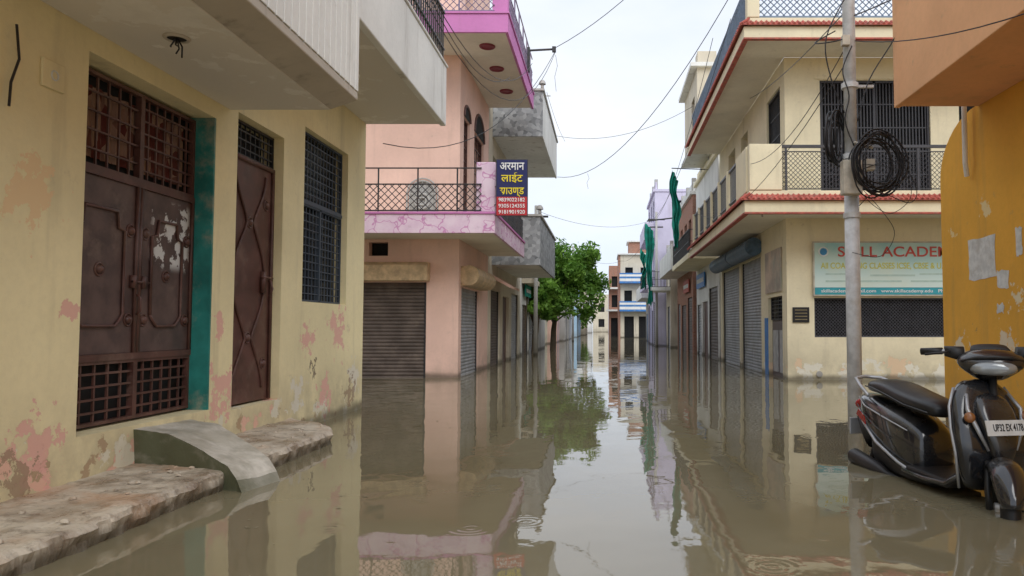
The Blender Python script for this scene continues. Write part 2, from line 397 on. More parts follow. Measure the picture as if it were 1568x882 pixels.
# ================================================================== LEFT CREAM HOUSE
H=empty('cream_house')
X=-3.57
facade(H,'street_wall','x',X,1,-1.5,11.04,-.5,7.6,[(5.1,6.8,.45,3.1),(7.2,8.24,.4,3.28),(8.81,10.3,1.49,3.57)],'cream',pane='dark')
bx(H,'body','cream',-9,X-.6,-1.5,11.04,-.5,7.6)
bx(H,'side_wall','cream',-4.17,X-.25,10.8,11.038,-.5,7.598)
MB().box(X-.24,X-.004,6.775,6.798,.45,3.1).obj('teal_jamb',H,M['teal'])
gx=X-.2
mb=MB(); grill(mb,'x',gx,5.1,6.0,2.36,3.07,7,5,.007,.025); grill(mb,'x',gx,6.0,6.775,2.36,3.07,7,7,.007,.025)
grill(mb,'x',gx,5.1,6.0,.47,.94,6,5,.008,.025); grill(mb,'x',gx,6.0,6.775,.47,.94,6,5,.008,.025)
mb.box(gx-.035,gx+.035,5.1,6.775,.94,.99).box(gx-.035,gx+.035,5.1,6.775,2.31,2.36)
mb.obj('gate_grilles',H,M['brown'])
mb=MB(); 
for k in range(60):
    y0=5.1+1.6*k/60; y1=5.1+1.6*(k+1)/60; f=lambda y:gx-.045+.012*math.sin(y*60)
    mb.poly([(f(y0),y0,2.45),(f(y1),y1,2.45),(f(y1),y1,2.98),(f(y0),y0,2.98)])
mb.obj('curtain',H,M['curtain'])
MB().box(gx-.015,gx+.015,5.1,5.985,.99,2.31).box(gx-.015,gx+.015,5.995,6.775,.99,2.31).obj('gate_leaves',H,M['gate'],bevel=.004)
mb=MB()
for (a,b_) in ((5.1,5.985),(5.995,6.775)):
    for u in (a,b_-.035): mb.box(gx+.015,gx+.035,u,u+.035,.99,2.31)
    c0,c1=a+.17,b_-.17; zz0,zz1=1.2,2.08; xx=gx+.026; ch=.09
    pts=[(c0,zz0+ch),(c0+ch*.4,zz0+ch*.5),(c0+ch,zz0),(c1-ch,zz0),(c1-ch*.4,zz0+ch*.5),(c1,zz0+ch),(c1,zz1-ch*1.6),(c1-ch*.8,zz1-ch*1.4),(c1-ch,zz1),(c0+ch,zz1),(c0+ch*.8,zz1-ch*1.4),(c0,zz1-ch*1.6),(c0,zz0+ch)]
    mb.tube([(xx,u,z) for u,z in pts],.013,6)
    cu=(a+b_)/2
    for (u,z) in ((cu,1.62),(a+.09,1.95),(b_-.09,1.95),(a+.09,1.25),(b_-.09,1.25)):
        mb.dome((gx+.015,u,z),(1,0,0),.035,.035,10); mb.ring((gx+.018,u,z),(0,1,0),(0,0,1),.048,.008,14,5)
mb.tube([(gx+.04,5.9,1.55),(gx+.04,6.12,1.55)],.011,6).box(gx+.015,gx+.05,5.9,5.95,1.5,1.6).box(gx+.015,gx+.05,6.03,6.08,1.5,1.6)
mb.tube([(gx+.05,5.95,1.45),(gx+.08,5.95,1.42),(gx+.08,5.95,1.32),(gx+.05,5.95,1.29)],.01,6)
mb.obj('gate_ornaments',H,M['brown'],smooth=True)
dx=X-.13
bx(H,'brown_door','brown',dx-.02,dx+.015,7.2,8.235,.42,2.88,.004)
mb=MB(); grill(mb,'x',dx,7.2,8.235,2.92,3.27,10,4,.007,.02); mb.obj('door_transom_grille',H,M['iron'])
mb=MB(); mb.box(dx-.04,dx+.04,7.2,8.235,2.88,2.92)
for u in (7.2,8.195): mb.box(dx+.015,dx+.04,u,u+.04,.42,2.88)
for s in (1,-1):
    for (za,zb) in ((.55,1.6),(1.75,2.8)):
        pts=[]
        for i in range(15):
            t=i/14; pts.append((dx+.025,7.72+s*(.07+.26*abs(math.cos(math.pi*t))**1.3),za+(zb-za)*t))
        mb.tube(pts,.013,6)
for (u,z) in ((7.72,1.08),(7.72,2.27),(7.35,2.5),(8.08,2.5),(7.35,.8),(8.08,.8),(7.35,1.67)):
    mb.dome((dx+.015,u,z),(1,0,0),.04,.035,10); mb.ring((dx+.018,u,z),(0,1,0),(0,0,1),.055,.009,14,5)
mb.tube([(dx+.05,7.95,1.72),(dx+.05,8.2,1.72)],.013,6).box(dx+.015,dx+.06,7.98,8.03,1.55,1.78).tube([(dx+.06,8.12,1.7),(dx+.09,8.12,1.6),(dx+.06,8.12,1.52)],.012,6)
mb.obj('door_ornaments',H,M['brown'],smooth=True)
wx=X-.1
mb=MB(); grill(mb,'x',wx,8.81,10.3,2.72,3.56,14,8,.006,.02); grill(mb,'x',wx,8.81,10.3,1.5,2.68,14,12,.006,.02)
mb.box(wx-.03,wx+.03,8.81,10.3,2.68,2.72).box(wx-.02,wx+.02,9.53,9.57,1.5,2.68)
mb.obj('window_grille',H,plain('blue_black_iron',(.06,.08,.11),.5))
bx(H,'window_glass','glass',wx-.09,wx-.07,8.81,10.3,1.49,3.57,0)
bx(H,'switch_plate','cream',X,X+.02,4.66,4.86,2.72,2.9,.006)
mb=MB().ring((X+.022,4.76,2.81),(0,1,0),(0,0,1),.03,.006,12,5); mb.obj('switch_socket',H,M['paper'])
mb=MB().tube([(X+.05,4.40,3.0),(X+.05,4.43,2.8),(X+.03,4.40,2.65),(X+.04,4.38,2.5)],.008,6); mb.obj('hanging_cable',H,M['cable'])
bx(H,'balcony_slab','soffit',X,-2.62,-1.5,7.04,3.25,3.42)
MB().prism([(-2.62,-1.5,3.252),(-2.36,-1.5,3.34),(-2.36,-1.5,3.42),(-2.62,-1.5,3.419)],(0,8.54,0)).obj('balcony_drip_edge',H,M['beam'],bevel=.01)
mb=MB(); y=-1.5
while y<7.02:
    mb.box(-2.40,-2.352,y,min(y+.115,7.03),3.4205,4.9); mb.box(-2.39,-2.365,min(y+.115,7.03),min(y+.13,7.04),3.4205,4.9); y+=.13
mb.obj('balcony_white_panel',H,M['white'],bevel=.004)
bx(H,'upper_parapet_end','white',X,-2.401,6.95,7.038,3.4205,4.899)
mb=MB().ring((-3.05,5.24,3.245),(1,0,0),(0,1,0),.075,.015,18,6); mb.obj('ceiling_rose',H,M['beam'])
MB().tube([(-3.05,5.24,3.2495),(-3.05,5.24,3.24)],.07,16).obj('ceiling_hole',H,M['dark'])
mb=MB()
for k in range(4):
    a=k*1.7; mb.tube([(-3.05,5.24,3.25),(-3.05+.04*math.cos(a),5.24+.04*math.sin(a),3.18),(-3.05+.02*math.cos(a+1),5.24+.06*math.sin(a+1),3.12+.02*k)],.006,5)
mb.obj('ceiling_wires',H,M['cable'])
MB().tube([(-3.0,3.7,3.245),(-3.0,3.7,3.25)],.05,14).obj('ceiling_plate',H,M['white'])
bx(H,'second_slab','soffit',X,-2.47,7.045,11.04,4.2,4.34)
bx(H,'second_parapet','white',-2.468,-2.38,7.045,11.04,4.17,5.05,.015)
bx(H,'second_parapet_end','white',X,-2.47,10.95,11.038,4.342,5.04,.01)
bx(H,'parapet_coping','white',-2.49,-2.36,7.045,11.06,5.052,5.09,.01)
mb=MB(); y=7.1
while y<11: mb.box(-2.43,-2.41,y,y+.02,5.09,5.85); y+=.12
mb.box(-2.44,-2.40,7.05,11.0,5.85,5.88).box(-2.44,-2.40,7.05,11.0,5.3,5.32); mb.obj('second_railing',H,M['iron'])
MB().tube([(-2.9,8.6,4.2),(-2.9,8.6,4.12)],.025,10).dome((-2.9,8.6,4.12),(0,0,-1),.035,.08,12).obj('ceiling_bulb',H,M['white'],smooth=True)

# pavement ledge
mb=MB(); ny=420; nx=30
def edge(y):
    e=-2.80+.05*noise.noise((y*1.3,0,0))+.035*noise.noise((y*4,3,0))+.015*noise.noise((y*13,3,5))
    if y>7.6: e-= .75*((y-7.6)/1.0)**2.2
    return e
rows=[]
for j in range(ny+1):
    y=.2+8.4*j/ny; e=max(edge(y),X+.02); r=[]
    for i in range(nx+1):
        t=i/nx; x=X+(e-X)*t; z=.16-.02*t+.014*noise.noise((x*3,y*3,1))+.008*noise.noise((x*9,y*9,2))+.005*noise.noise((x*25,y*25,2))
        if i==nx: z-=.012
        r.append(len(mb.v)); mb.v.append((x,y,z))
    for (dx_,zz) in ((.012,.10),(.0,.05),(-.015,.0),(.0,-.2)):
        r.append(len(mb.v)); mb.v.append((e+dx_+.03*noise.noise((y*9,zz*25,5))+.012*noise.noise((y*28,zz*60,5)),y,zz))
    rows.append(r)
for j in range(ny):
    for i in range(len(rows[0])-1): mb.f.append((rows[j][i],rows[j][i+1],rows[j+1][i+1],rows[j+1][i]))
mb.f.append(tuple(rows[-1]))
mb.obj('pavement',None,M['ledge'],smooth=False)
mb=MB()
for k in range(90):
    y=random.uniform(2.5,8.2); x=random.uniform(X+.05,-2.9); r=random.uniform(.004,.018)
    mb.dome((x,y,.150),(random.uniform(-.3,.3),random.uniform(-.3,.3),1),r*1.4,r,6)
mb.obj('pebbles',None,M['ledge'])
# cement ramp slab running from the gate step, over the kerb, down into the water
mb=MB()
U=60;V=14
def prof_z(u):
    ks=[(0,.42),(.3,.39),(.55,.30),(.75,.225),(.85,.18),(.93,.09),(1,-.04)]
    for (u0,z0),(u1,z1) in zip(ks,ks[1:]):
        if u<=u1: 
            t=(u-u0)/(u1-u0); return z0+(z1-z0)*t
    return ks[-1][1]
def rp(u,v):
    a=Vector((X+.0,5.72,0)).lerp(Vector((X+.0,6.50,0)),v); b_=Vector((-2.60,5.50,0)).lerp(Vector((-2.50,5.92,0)),v)
    p=a.lerp(b_,u); p.z=prof_z(u)-.03*math.sin(math.pi*u)*(1-abs(v*2-1))-.02*v + .010*noise.noise((u*6,v*3,3))+.004*noise.noise((u*20,v*12,3))
    p.y+=.035*math.sin(u*4.5)+.012*noise.noise((u*7,v*3,9)); return p
g=[]
for i in range(U+1):
    for j in range(V+1): g.append(len(mb.v)); mb.v.append(tuple(rp(i/U,j/V)))
for i in range(U):
    for j in range(V):
        a=i*(V+1)+j; mb.f.append((g[a],g[a+1],g[a+V+2],g[a+V+1]))
for jj in (0,V):
    for i in range(U):
        p0=mb.v[i*(V+1)+jj]; p1=mb.v[(i+1)*(V+1)+jj]
        mb.poly([p0,p1,(p1[0],p1[1]+(.05 if jj==0 else 0),-.1),(p0[0],p0[1]+(.05 if jj==0 else 0),-.1)])
for j in range(V):
    p0=mb.v[U*(V+1)+j]; p1=mb.v[U*(V+1)+j+1]; mb.poly([p0,p1,(p1[0],p1[1],-.1),(p0[0],p0[1],-.1)])
mb.obj('cement_ramp',None,M['ramp'],smooth=False)

# ================================================================== PINK HOUSE
H=empty('pink_house')
fy=17.5; sx=-3.44
facade(H,'front_wall','y',fy,-1,-10,sx-.25,-.5,11.2,[(-6.6,-4.19,-.5,2.22),(-5.55,-5.1,2.84,3.16),(-8.2,-6.9,3.7,6.2)],'pink')
facade(H,'street_wall','x',sx,1,fy,21.8,-.5,11.2,[(17.85,20.3,-.5,2.13),(17.95,18.75,3.65,6.3),(19.4,20.9,3.65,6.3),(18.0,19.0,8.2,10.4)],'pink')
bx(H,'body','pink',-10,sx-.6,fy+.6,21.8,-.5,11.18)
shutter(H,'front_shutter','y',fy+.1,-1,-6.6,-4.19,-.3,2.22,'shutterb')
shutter(H,'street_shutter','x',sx-.1,1,17.85,20.3,-.3,2.13,'shutterg')
MB().prism([(-6.7,fy,2.24),(-6.7,fy-.32,2.24),(-6.7,fy-.36,2.6),(-6.7,fy-.2,2.68),(-6.7,fy,2.68)],(2.6,0,0)).obj('front_shutter_hood',H,M['hoodtan'],bevel=.02)
mb=MB(); mb.tube([(sx+.2,17.7,2.4),(sx+.2,20.45,2.4)],.24,16); mb.box(sx,sx+.2,17.75,20.4,2.16,2.62); mb.obj('street_shutter_hood',H,M['hoodtan'],smooth=False)
for (z0,z1,xo,mt,nm) in ((3.19,3.6,-2.38,'crackle','first'),(7.57,7.98,-2.13,'magenta','top')):
    yo=16.0
    bx(H,nm+'_slab_front','soffit2',-10,xo-.06,yo+.06,fy,z0+.04,z1-.05)
    bx(H,nm+'_slab_side','soffit2',sx,xo-.06,fy,21.8,z0+.04,z1-.05)
    bx(H,nm+'_fascia_front',mt,-10,xo,yo,yo+.06,z0,z1); bx(H,nm+'_fascia_side',mt,xo-.06,xo,yo+.06,21.8,z0,z1)
    bx(H,nm+'_fascia_trim','magenta' ,-10,xo+.03,yo-.03,yo+.03,z1+.001,z1+.05); bx(H,nm+'_fascia_trim_side','magenta',xo-.03,xo+.03,yo+.03,21.8,z1+.001,z1+.05)
    rz=z1+.05; top=rz+(.95 if nm=='first' else 1.0)
    mb=MB()
    lattice(mb,'y',yo+.03,-10,xo-.3,rz+.03,rz+.6,.16,.009); lattice(mb,'x',xo-.04,yo+.3,21.7,rz+.03,rz+.6,.16,.009)
    for zz in (rz+.03,rz+.6,top): mb.tube([(-10,yo+.03,zz),(xo-.3,yo+.03,zz)],.016,6); mb.tube([(xo-.04,yo+.3,zz),(xo-.04,21.7,zz)],.016,6)
    u=-10
    while u<xo-.3: mb.tube([(u,yo+.03,rz),(u,yo+.03,top)],.018,6); u+=.85
    u=yo+.6
    while u<21.7: mb.tube([(xo-.04,u,rz),(xo-.04,u,top)],.018,6); u+=.9
    mb.obj(nm+'_railing',H,M['iron'] if nm=='first' else plain('pastel_rail',(.25,.2,.3),.6))
bx(H,'corner_pillar','crackle',-2.80,-2.385,16.06,16.36,3.652,4.74,.02)
bx(H,'corner_pillar_top','magenta',-2.48,-2.14,16.04,16.3,8.04,9.2,.02)
for k,yv in enumerate((16.9,18.4,20.2)):
    MB().ring((-2.72,yv,7.6),(1,0,0),(0,1,0),.15,.035,20,6).tube([(-2.72,yv,7.605),(-2.72,yv,7.59)],.13,16).obj('soffit_lamp_%d'%k,H,plain('lamp_rim_%d'%k,(.25,.03,.05),.5))
mb=MB()
for (a,b_) in ((17.95,18.75),(19.4,20.9)):
    grill(mb,'x',sx-.1,a,b_,3.65,6.3,5,8,.01,.04)
    c=(a+b_)/2; R=(b_-a)/2
    mb.tube([(sx+.01,c-R*math.cos(t*math.pi/10),6.3+R*.8*math.sin(t*math.pi/10)) for t in range(11)],.035,6)
mb.obj('street_window_grilles',H,M['brown'])
mb=MB()
for (a,b_) in ((17.95,18.75),(19.4,20.9)):
    c=(a+b_)/2; R=(b_-a)/2; mb.prism([(sx,c-R*math.cos(t*math.pi/10),6.3+R*.8*math.sin(t*math.pi/10)) for t in range(11)],(.006,0,0))
mb.obj('street_window_arches',H,M['dark'])
mb=MB(); cx=-4.3
for R in (.36,.30): mb.tube([(cx-R,fy-.05,3.65)]+[(cx-R*math.cos(t*math.pi/12),fy-.05,4.3+R*math.sin(t*math.pi/12)) for t in range(13)]+[(cx+R,fy-.05,3.65)],.018,6)
for k in range(9):
    a=math.pi*k/8; mb.tube([(cx,fy-.05,4.25),(cx-.3*math.cos(a),fy-.05,4.3+.3*math.sin(a))],.009,5)
mb.ring((cx,fy-.06,4.12),(1,0,0),(0,0,1),.17,.03,20,6).ring((cx,fy-.06,4.12),(1,0,0),(0,0,1),.09,.02,20,6)
mb.obj('arched_vent_grille',H,M['grey'])
MB().prism([(cx-.3,fy-.01,3.65)]+[(cx-.3*math.cos(t*math.pi/12),fy-.01,4.3+.3*math.sin(t*math.pi/12)) for t in range(13)]+[(cx+.3,fy-.01,3.65)],(0,.005,0)).obj('arched_vent_back',H,M['grey'])
G=empty('light_and_sound_shop_sign')
navy=flat('sign_navy',(.010,.014,.10)); sred=flat('sign_red',(.5,.02,.03)); wh=flat('sign_white',(.85,.85,.85)); yl=flat('sign_yellow',(.85,.68,.03))
bx(G,'board',navy,-2.33,-1.68,15.86,15.90,3.95,4.74,.004); bx(G,'number_panel',sred,-2.33,-1.68,15.86,15.90,3.55,3.948,.004)
mb=MB(); grill(mb,'y',15.88,-2.345,-1.665,3.535,4.755,1,1,.01,.014); mb.tube([(-2.3,15.9,4.2),(-2.4,16.1,4.2)],.012,5).tube([(-2.3,15.9,3.8),(-2.4,16.05,3.8)],.012,5); mb.obj('frame',G,M['iron'])
text(G,'line_1','अरमान',(-2.005,15.853,4.60),.24,wh,width=.52); text(G,'line_2','लाईट',(-2.005,15.853,4.34),.22,yl,width=.46); text(G,'line_3','साउण्ड',(-2.005,15.853,4.07),.22,yl,width=.52)
for k,s in enumerate(('9839022182','9305124355','9181901920')): text(G,'number_%d'%k,s,(-2.005,15.853,3.88-k*.13),.11,wh,width=.56)
B=empty('wire_bracket'); MB().tube([(-2.1,19.9,8.62),(-1.35,19.9,8.66)],.03,6).box(-1.45,-1.35,19.85,19.95,8.58,8.72).obj('arm',B,M['iron']); MB().box(-2.12,-2.05,19.85,19.95,8.03,8.7).obj('post',B,M['iron'])

# ================================================================== GREY STONE BALCONY HOUSE
H=empty('stone_balcony_house')
facade(H,'street_wall','x',sx,1,21.85,30,-.5,9.2,[(22.4,24.3,-.5,2.3),(25,26.6,-.5,2.2),(27.3,29.4,-.5,2.4),(22.6,24.0,4.8,6.4),(25.4,26.8,4.4,6.4)],'beige')
bx(H,'body','beige',-9,sx-.6,21.85,30,-.5,9.18)
bx(H,'front_wall','mosaic',-9,sx-.001,21.83,21.85,8,9.15,0)
shutter(H,'shutter_a','x',sx-.1,1,22.4,24.3,-.3,2.3,'shutterb'); shutter(H,'shutter_b','x',sx-.1,1,27.3,29.4,-.3,2.4,'shutterg')
bx(H,'door','brown',sx-.15,sx-.1,25,26.6,-.3,2.2)
MB().prism([(sx,22.2,2.75),(sx+.6,22.2,2.4),(sx+.6,22.2,2.33),(sx,22.2,2.65)],(0,2.4,0)).obj('pink_awning',H,M['pink'])
for (z0,z1,xo) in ((6.97,8.34,-1.92),(3.06,4.5,-1.98)):
    bx(H,'slab_%d'%z0,'white',sx,xo-.06,22.56,29,z0,z0+.16)
    bx(H,'parapet_front_%d'%z0,'mosaic',sx,xo,22.5,22.56,z0-.03,z1,.01)
    bx(H,'parapet_side_%d'%z0,'mosaic' if z0<5 else 'white',xo-.06,xo,22.56,29,z0-.03,z1,.01)
    bx(H,'coping_%d'%z0,'grey',sx,xo+.05,22.45,22.6,z1+.001,z1+.07); bx(H,'coping_side_%d'%z0,'grey',xo-.09,xo+.05,22.6,29.05,z1+.001,z1+.07)
    MB().tube([(xo-.02,22.55,z1+.07),(xo-.02,22.55,z1+.22)],.05,8).dome((xo-.02,22.55,z1+.22),(0,0,1),.11,.14,12).obj('finial_%d'%z0,H,M['grey'],smooth=True)
T=empty('roof_water_tank'); MB().loft([((-3.9,24,9.2),.5,.5),((-3.9,24,9.9),.5,.5),((-3.9,24,10.1),.3,.3),((-3.9,24,10.2),.18,.18)],20,2,'z').obj('tank_shell',T,M['black'])
MB().tube([(-3.0,28,9.2),(-2.6,28,9.9),(-2.1,28,9.9)],.03,6).obj('pipe',T,M['steel'])

# ================================================================== ACADEMY HOUSE
H=empty('academy_house')
ay=16.8; ax=4.05
facade(H,'front_wall','y',ay,-1,ax+.25,10.5,-.5,7.3,[(4.66,8.4,.95,1.83),(4.85,7.35,4.1,6.78),(8.0,9.2,4.1,6.6)],'cream2')
facade(H,'street_wall','x',ax,-1,ay,26.5,-.5,7.3,[(17.25,18.75,-.5,1.9),(19.6,22.5,-.5,3.05),(22.8,26.1,-.5,3.05),(17.25,18.7,4.2,6.8),(21.2,22.3,5.0,6.8),(23.3,24.6,5.0,6.8)],'cream2')
bx(H,'body','cream2',ax+.6,10.5,ay+.6,26.5,-.5,7.28)
shutter(H,'shutter_a','x',ax+.1,-1,19.6,22.5,-.3,3.05,'shutterg'); shutter(H,'shutter_b','x',ax+.1,-1,22.8,26.1,-.3,3.05,'shutterg')
MB().tube([(ax-.2,19.5,3.27),(ax-.2,22.6,3.27)],.24,18).tube([(ax-.2,22.75,3.27),(ax-.2,26.2,3.27)],.24,18).obj('shutter_hood',H,M['hoodblue'],smooth=False)
mb=MB(); grill(mb,'x',ax+.1,17.25,18.75,1.35,1.9,10,6,.01,.03); mb.obj('entrance_grille',H,M['iron'])
bx(H,'entrance_door',plain('door_grey_brown',(.16,.13,.13),.5),ax+.1,ax+.14,17.25,18.75,-.3,1.34)
mb=MB().box(ax-.02,ax+.1,18.76,19.1,-.3,1.4); mb.obj('blue_post',H,M['bluepaint'])
mb=MB(); [mb.box(ax+.08,ax+.1,a,a+.5,.1,1.1) for a in (17.4,18.1)]; mb.obj('door_panels',H,plain('door_panel_light',(.45,.45,.45),.6))
bx(H,'entrance_sign_board',plain('faded_flex',(.60,.48,.38),.6,var=.5,scale=1.5,dirt=(.36,.50,.42)),ax-.04,ax-.005,17.2,18.9,2.0,3.02)
mb=MB(); lattice(mb,'y',ay+.08,4.66,8.4,.97,1.82,.075,.009); grill(mb,'y',ay+.06,4.66,8.4,.95,1.83,1,1,.01,.03); mb.obj('window_lattice',H,plain('lattice_grey',(.09,.09,.105),.5))
mb=MB(); grill(mb,'y',ay+.1,4.85,7.35,4.1,6.78,34,5,.014,.05); mb.box(6.07,6.13,ay+.05,ay+.12,4.1,6.78); mb.obj('upper_window_grille',H,plain('grille_dark_grey',(.04,.04,.05),.5))
mb=MB(); grill(mb,'x',ax+.1,17.25,18.7,4.2,6.8,12,5,.012,.05); mb.obj('side_window_grille',H,M['iron'])
bx(H,'upper_window_frame','cream2',4.72,7.48,ay-.03,ay-.001,6.8,6.9)
bx(H,'name_plaque','black',4.17,4.54,ay-.03,ay-.001,1.28,1.62,.004)
mb=MB()
for k in range(4): mb.box(4.22,4.49,ay-.034,ay-.031,1.34+k*.07,1.355+k*.07)
mb.obj('plaque_lettering',H,plain('gilt',(.35,.28,.15),.5))
G=empty('academy_sign_board')
def gradm():
    m,nt,b=newmat('flex_banner',.45); p=pos(nt); z=sepz(nt,p)
    c=mixc(nt,mrange(nt,z,2.1,2.95),(.68,.82,.78),(.30,.58,.60)); n=nz(nt,p,1,4); c=mixc(nt,mrange(nt,n,.4,.65,0,.5),c,(.70,.76,.62)); nt.links.new(c,b.inputs['Base Color']); return m
sy=ay-.07
bx(G,'banner',gradm(),4.66,8.4,sy,ay-.01,2.06,3.06,.003); bx(G,'teal_strip',flat('strip_teal',(.04,.36,.44)),4.66,8.4,sy,ay-.01,1.90,2.058,.003)
mb=MB(); grill(mb,'y',ay-.05,4.63,8.43,1.87,3.09,1,1,.01,.028); mb.obj('frame',G,M['bx'])
rd=flat('sign_text_red',(.55,.08,.06)); gn=flat('sign_text_yellow',(.62,.60,.10)); 
text(G,'title','SKILL ACADEMY',(6.55,sy-.004,2.85),.32,rd,width=2.75); text(G,'subtitle','All COACHING CLASSES ICSE, CBSE & U.P. BOARD',(6.5,sy-.004,2.54),.19,gn,width=3.4)
text(G,'small_line','skillacademy@mail.com   www.skillacademy.edu   Ph 9305124355',(6.5,sy-.004,1.98),.10,wh,width=3.4)
MB().ring((4.86,sy-.004,2.86),(1,0,0),(0,0,1),.10,.012,24,6).obj('logo_ring',G,wh); MB().tube([(4.86,sy-.002,2.86),(4.86,sy-.012,2.86)],.075,20).obj('logo_disc',G,flat('logo_blue',(.05,.25,.5)))
mb=MB()
for k,(a,b_,c_) in enumerate(((4.9,5.6,2.36),(5.9,6.9,2.33),(7.0,8.2,2.36),(4.9,6.6,2.2),(6.8,8.2,2.2))): mb.box(a,b_,sy-.004,sy-.002,c_-.02,c_+.02)
mb.obj('faded_text_lines',G,flat('sign_faded',(.50,.66,.60)))
for (z0,nm,xo,yo,yend) in ((3.62,'balcony',2.9,15.6,26.0),(7.3,'roof',2.9,15.5,26.4)):
    z1=z0+.2
    bx(H,nm+'_slab_front','soffit2',xo+.05,10.5,yo+.05,ay,z0,z1); bx(H,nm+'_slab_side','soffit2',xo+.05,ax,ay,yend,z0,z1)
    bx(H,nm+'_fascia_front','cream2',xo,10.5,yo,yo+.05,z0-.04,z1); bx(H,nm+'_fascia_side','cream2',xo,xo+.05,yo+.05,yend,z0-.04,z1)
    bx(H,nm+'_drip_front','red',xo-.005,10.5,yo-.012,yo+.1,z0-.075,z0-.041,.003);bx(H,nm+'_drip_side','red',xo-.012,xo+.1,yo+.1,yend,z0-.075,z0-.041,.003)
    mb=MB(); u=xo-.05
    mb.prism([(xo-.08,yo-.08,z1+.002),(10.5,yo-.08,z1+.002),(10.5,yo+.12,z1+.12),(xo+.12,yo+.12,z1+.12)],(0,0,.03))
    mb.prism([(xo-.08,yo-.08,z1+.002),(xo+.12,yo+.12,z1+.12),(xo+.12,yend,z1+.12),(xo-.08,yend,z1+.002)],(0,0,.03))
    while u<10.4:
        mb.tube([(u,yo-.09,z1+.025),(u+ (0.08 if u<xo+.1 else 0),yo+.11,z1+.15)],.028,5,True); u+=.11
    u=yo-.05
    while u<yend: mb.tube([(xo-.09,u,z1+.025),(xo+.11,u,z1+.15)],.028,5,True); u+=.13
    mb.obj(nm+'_red_tiles',H,M['red'])
    bx(H,nm+'_kerb_front','cream2',xo+.12,10.5,yo+.13,yo+.24,z1+.001,z1+.24); bx(H,nm+'_kerb_side','cream2',xo+.12,xo+.24,yo+.24,yend,z1+.001,z1+.24)
bx(H,'balcony_corner_block','cream2',3.03,3.72,15.71,15.95,4.07,5.05,.01); bx(H,'balcony_corner_block_side','cream2',3.0,3.26,15.951,17.2,4.07,5.04,.01)
bx(H,'roof_corner_block','cream2',3.0,3.26,15.62,15.86,7.75,8.9,.01)
mb=MB(); yr=15.78; lattice(mb,'y',yr,3.72,10.4,4.1,4.9,.10,.006)
for zz in (4.1,4.9): mb.tube([(3.72,yr,zz),(10.4,yr,zz)],.012,6)
mb.box(3.7,10.4,yr-.03,yr+.03,4.98,5.04)
for u in (3.8,6.6,8.6): mb.box(u,u+.04,yr-.02,yr+.02,4.06,5.0)
mb.obj('balcony_front_railing',H,plain('rail_dark_grey',(.06,.06,.07),.5))
mb=MB(); u=17.25
while u<25.9: mb.box(3.08,3.10,u,u+.02,4.06,5.0); u+=.17
mb.box(3.06,3.12,17.2,25.95,5.0,5.05).box(3.06,3.12,17.2,25.95,4.2,4.23); 
mb.obj('balcony_side_railing',H,plain('rail_slate',(.12,.13,.15),.5))
mb=MB(); u=18.6
while u<26: mb.box(3.02,3.14,u,u+.14,4.06,5.07); u+=1.45
mb.obj('balcony_side_posts',H,M['cream2'])
mb=MB(); lattice(mb,'y',15.68,3.26,10.4,7.78,8.55,.14,.012); lattice(mb,'x',3.06,15.86,26,7.78,8.55,.2,.014)
for zz in (7.78,8.55,8.62): mb.tube([(3.26,15.68,zz),(10.4,15.68,zz)],.02,6); mb.tube([(3.06,15.86,zz),(3.06,26.3,zz)],.02,6)
mb.obj('roof_railing',H,plain('rail_blue_grey',(.22,.30,.42),.5))
MB().tube([(3.0,15.9,8.9),(3.0,15.9,9.1)],.05,8).dome((3.12,15.74,8.9),(0,0,1),.12,.16,12).obj('roof_finial',H,M['cream2'])
mb=MB().tube([(3.3,15.75,3.62-.02),(3.3,15.75,3.5)],.02,6).tube([(4.75,ay-.03,0.13),(4.75,ay+.03,.13)],.07,12); mb.obj('drain_spout',H,M['grey'])

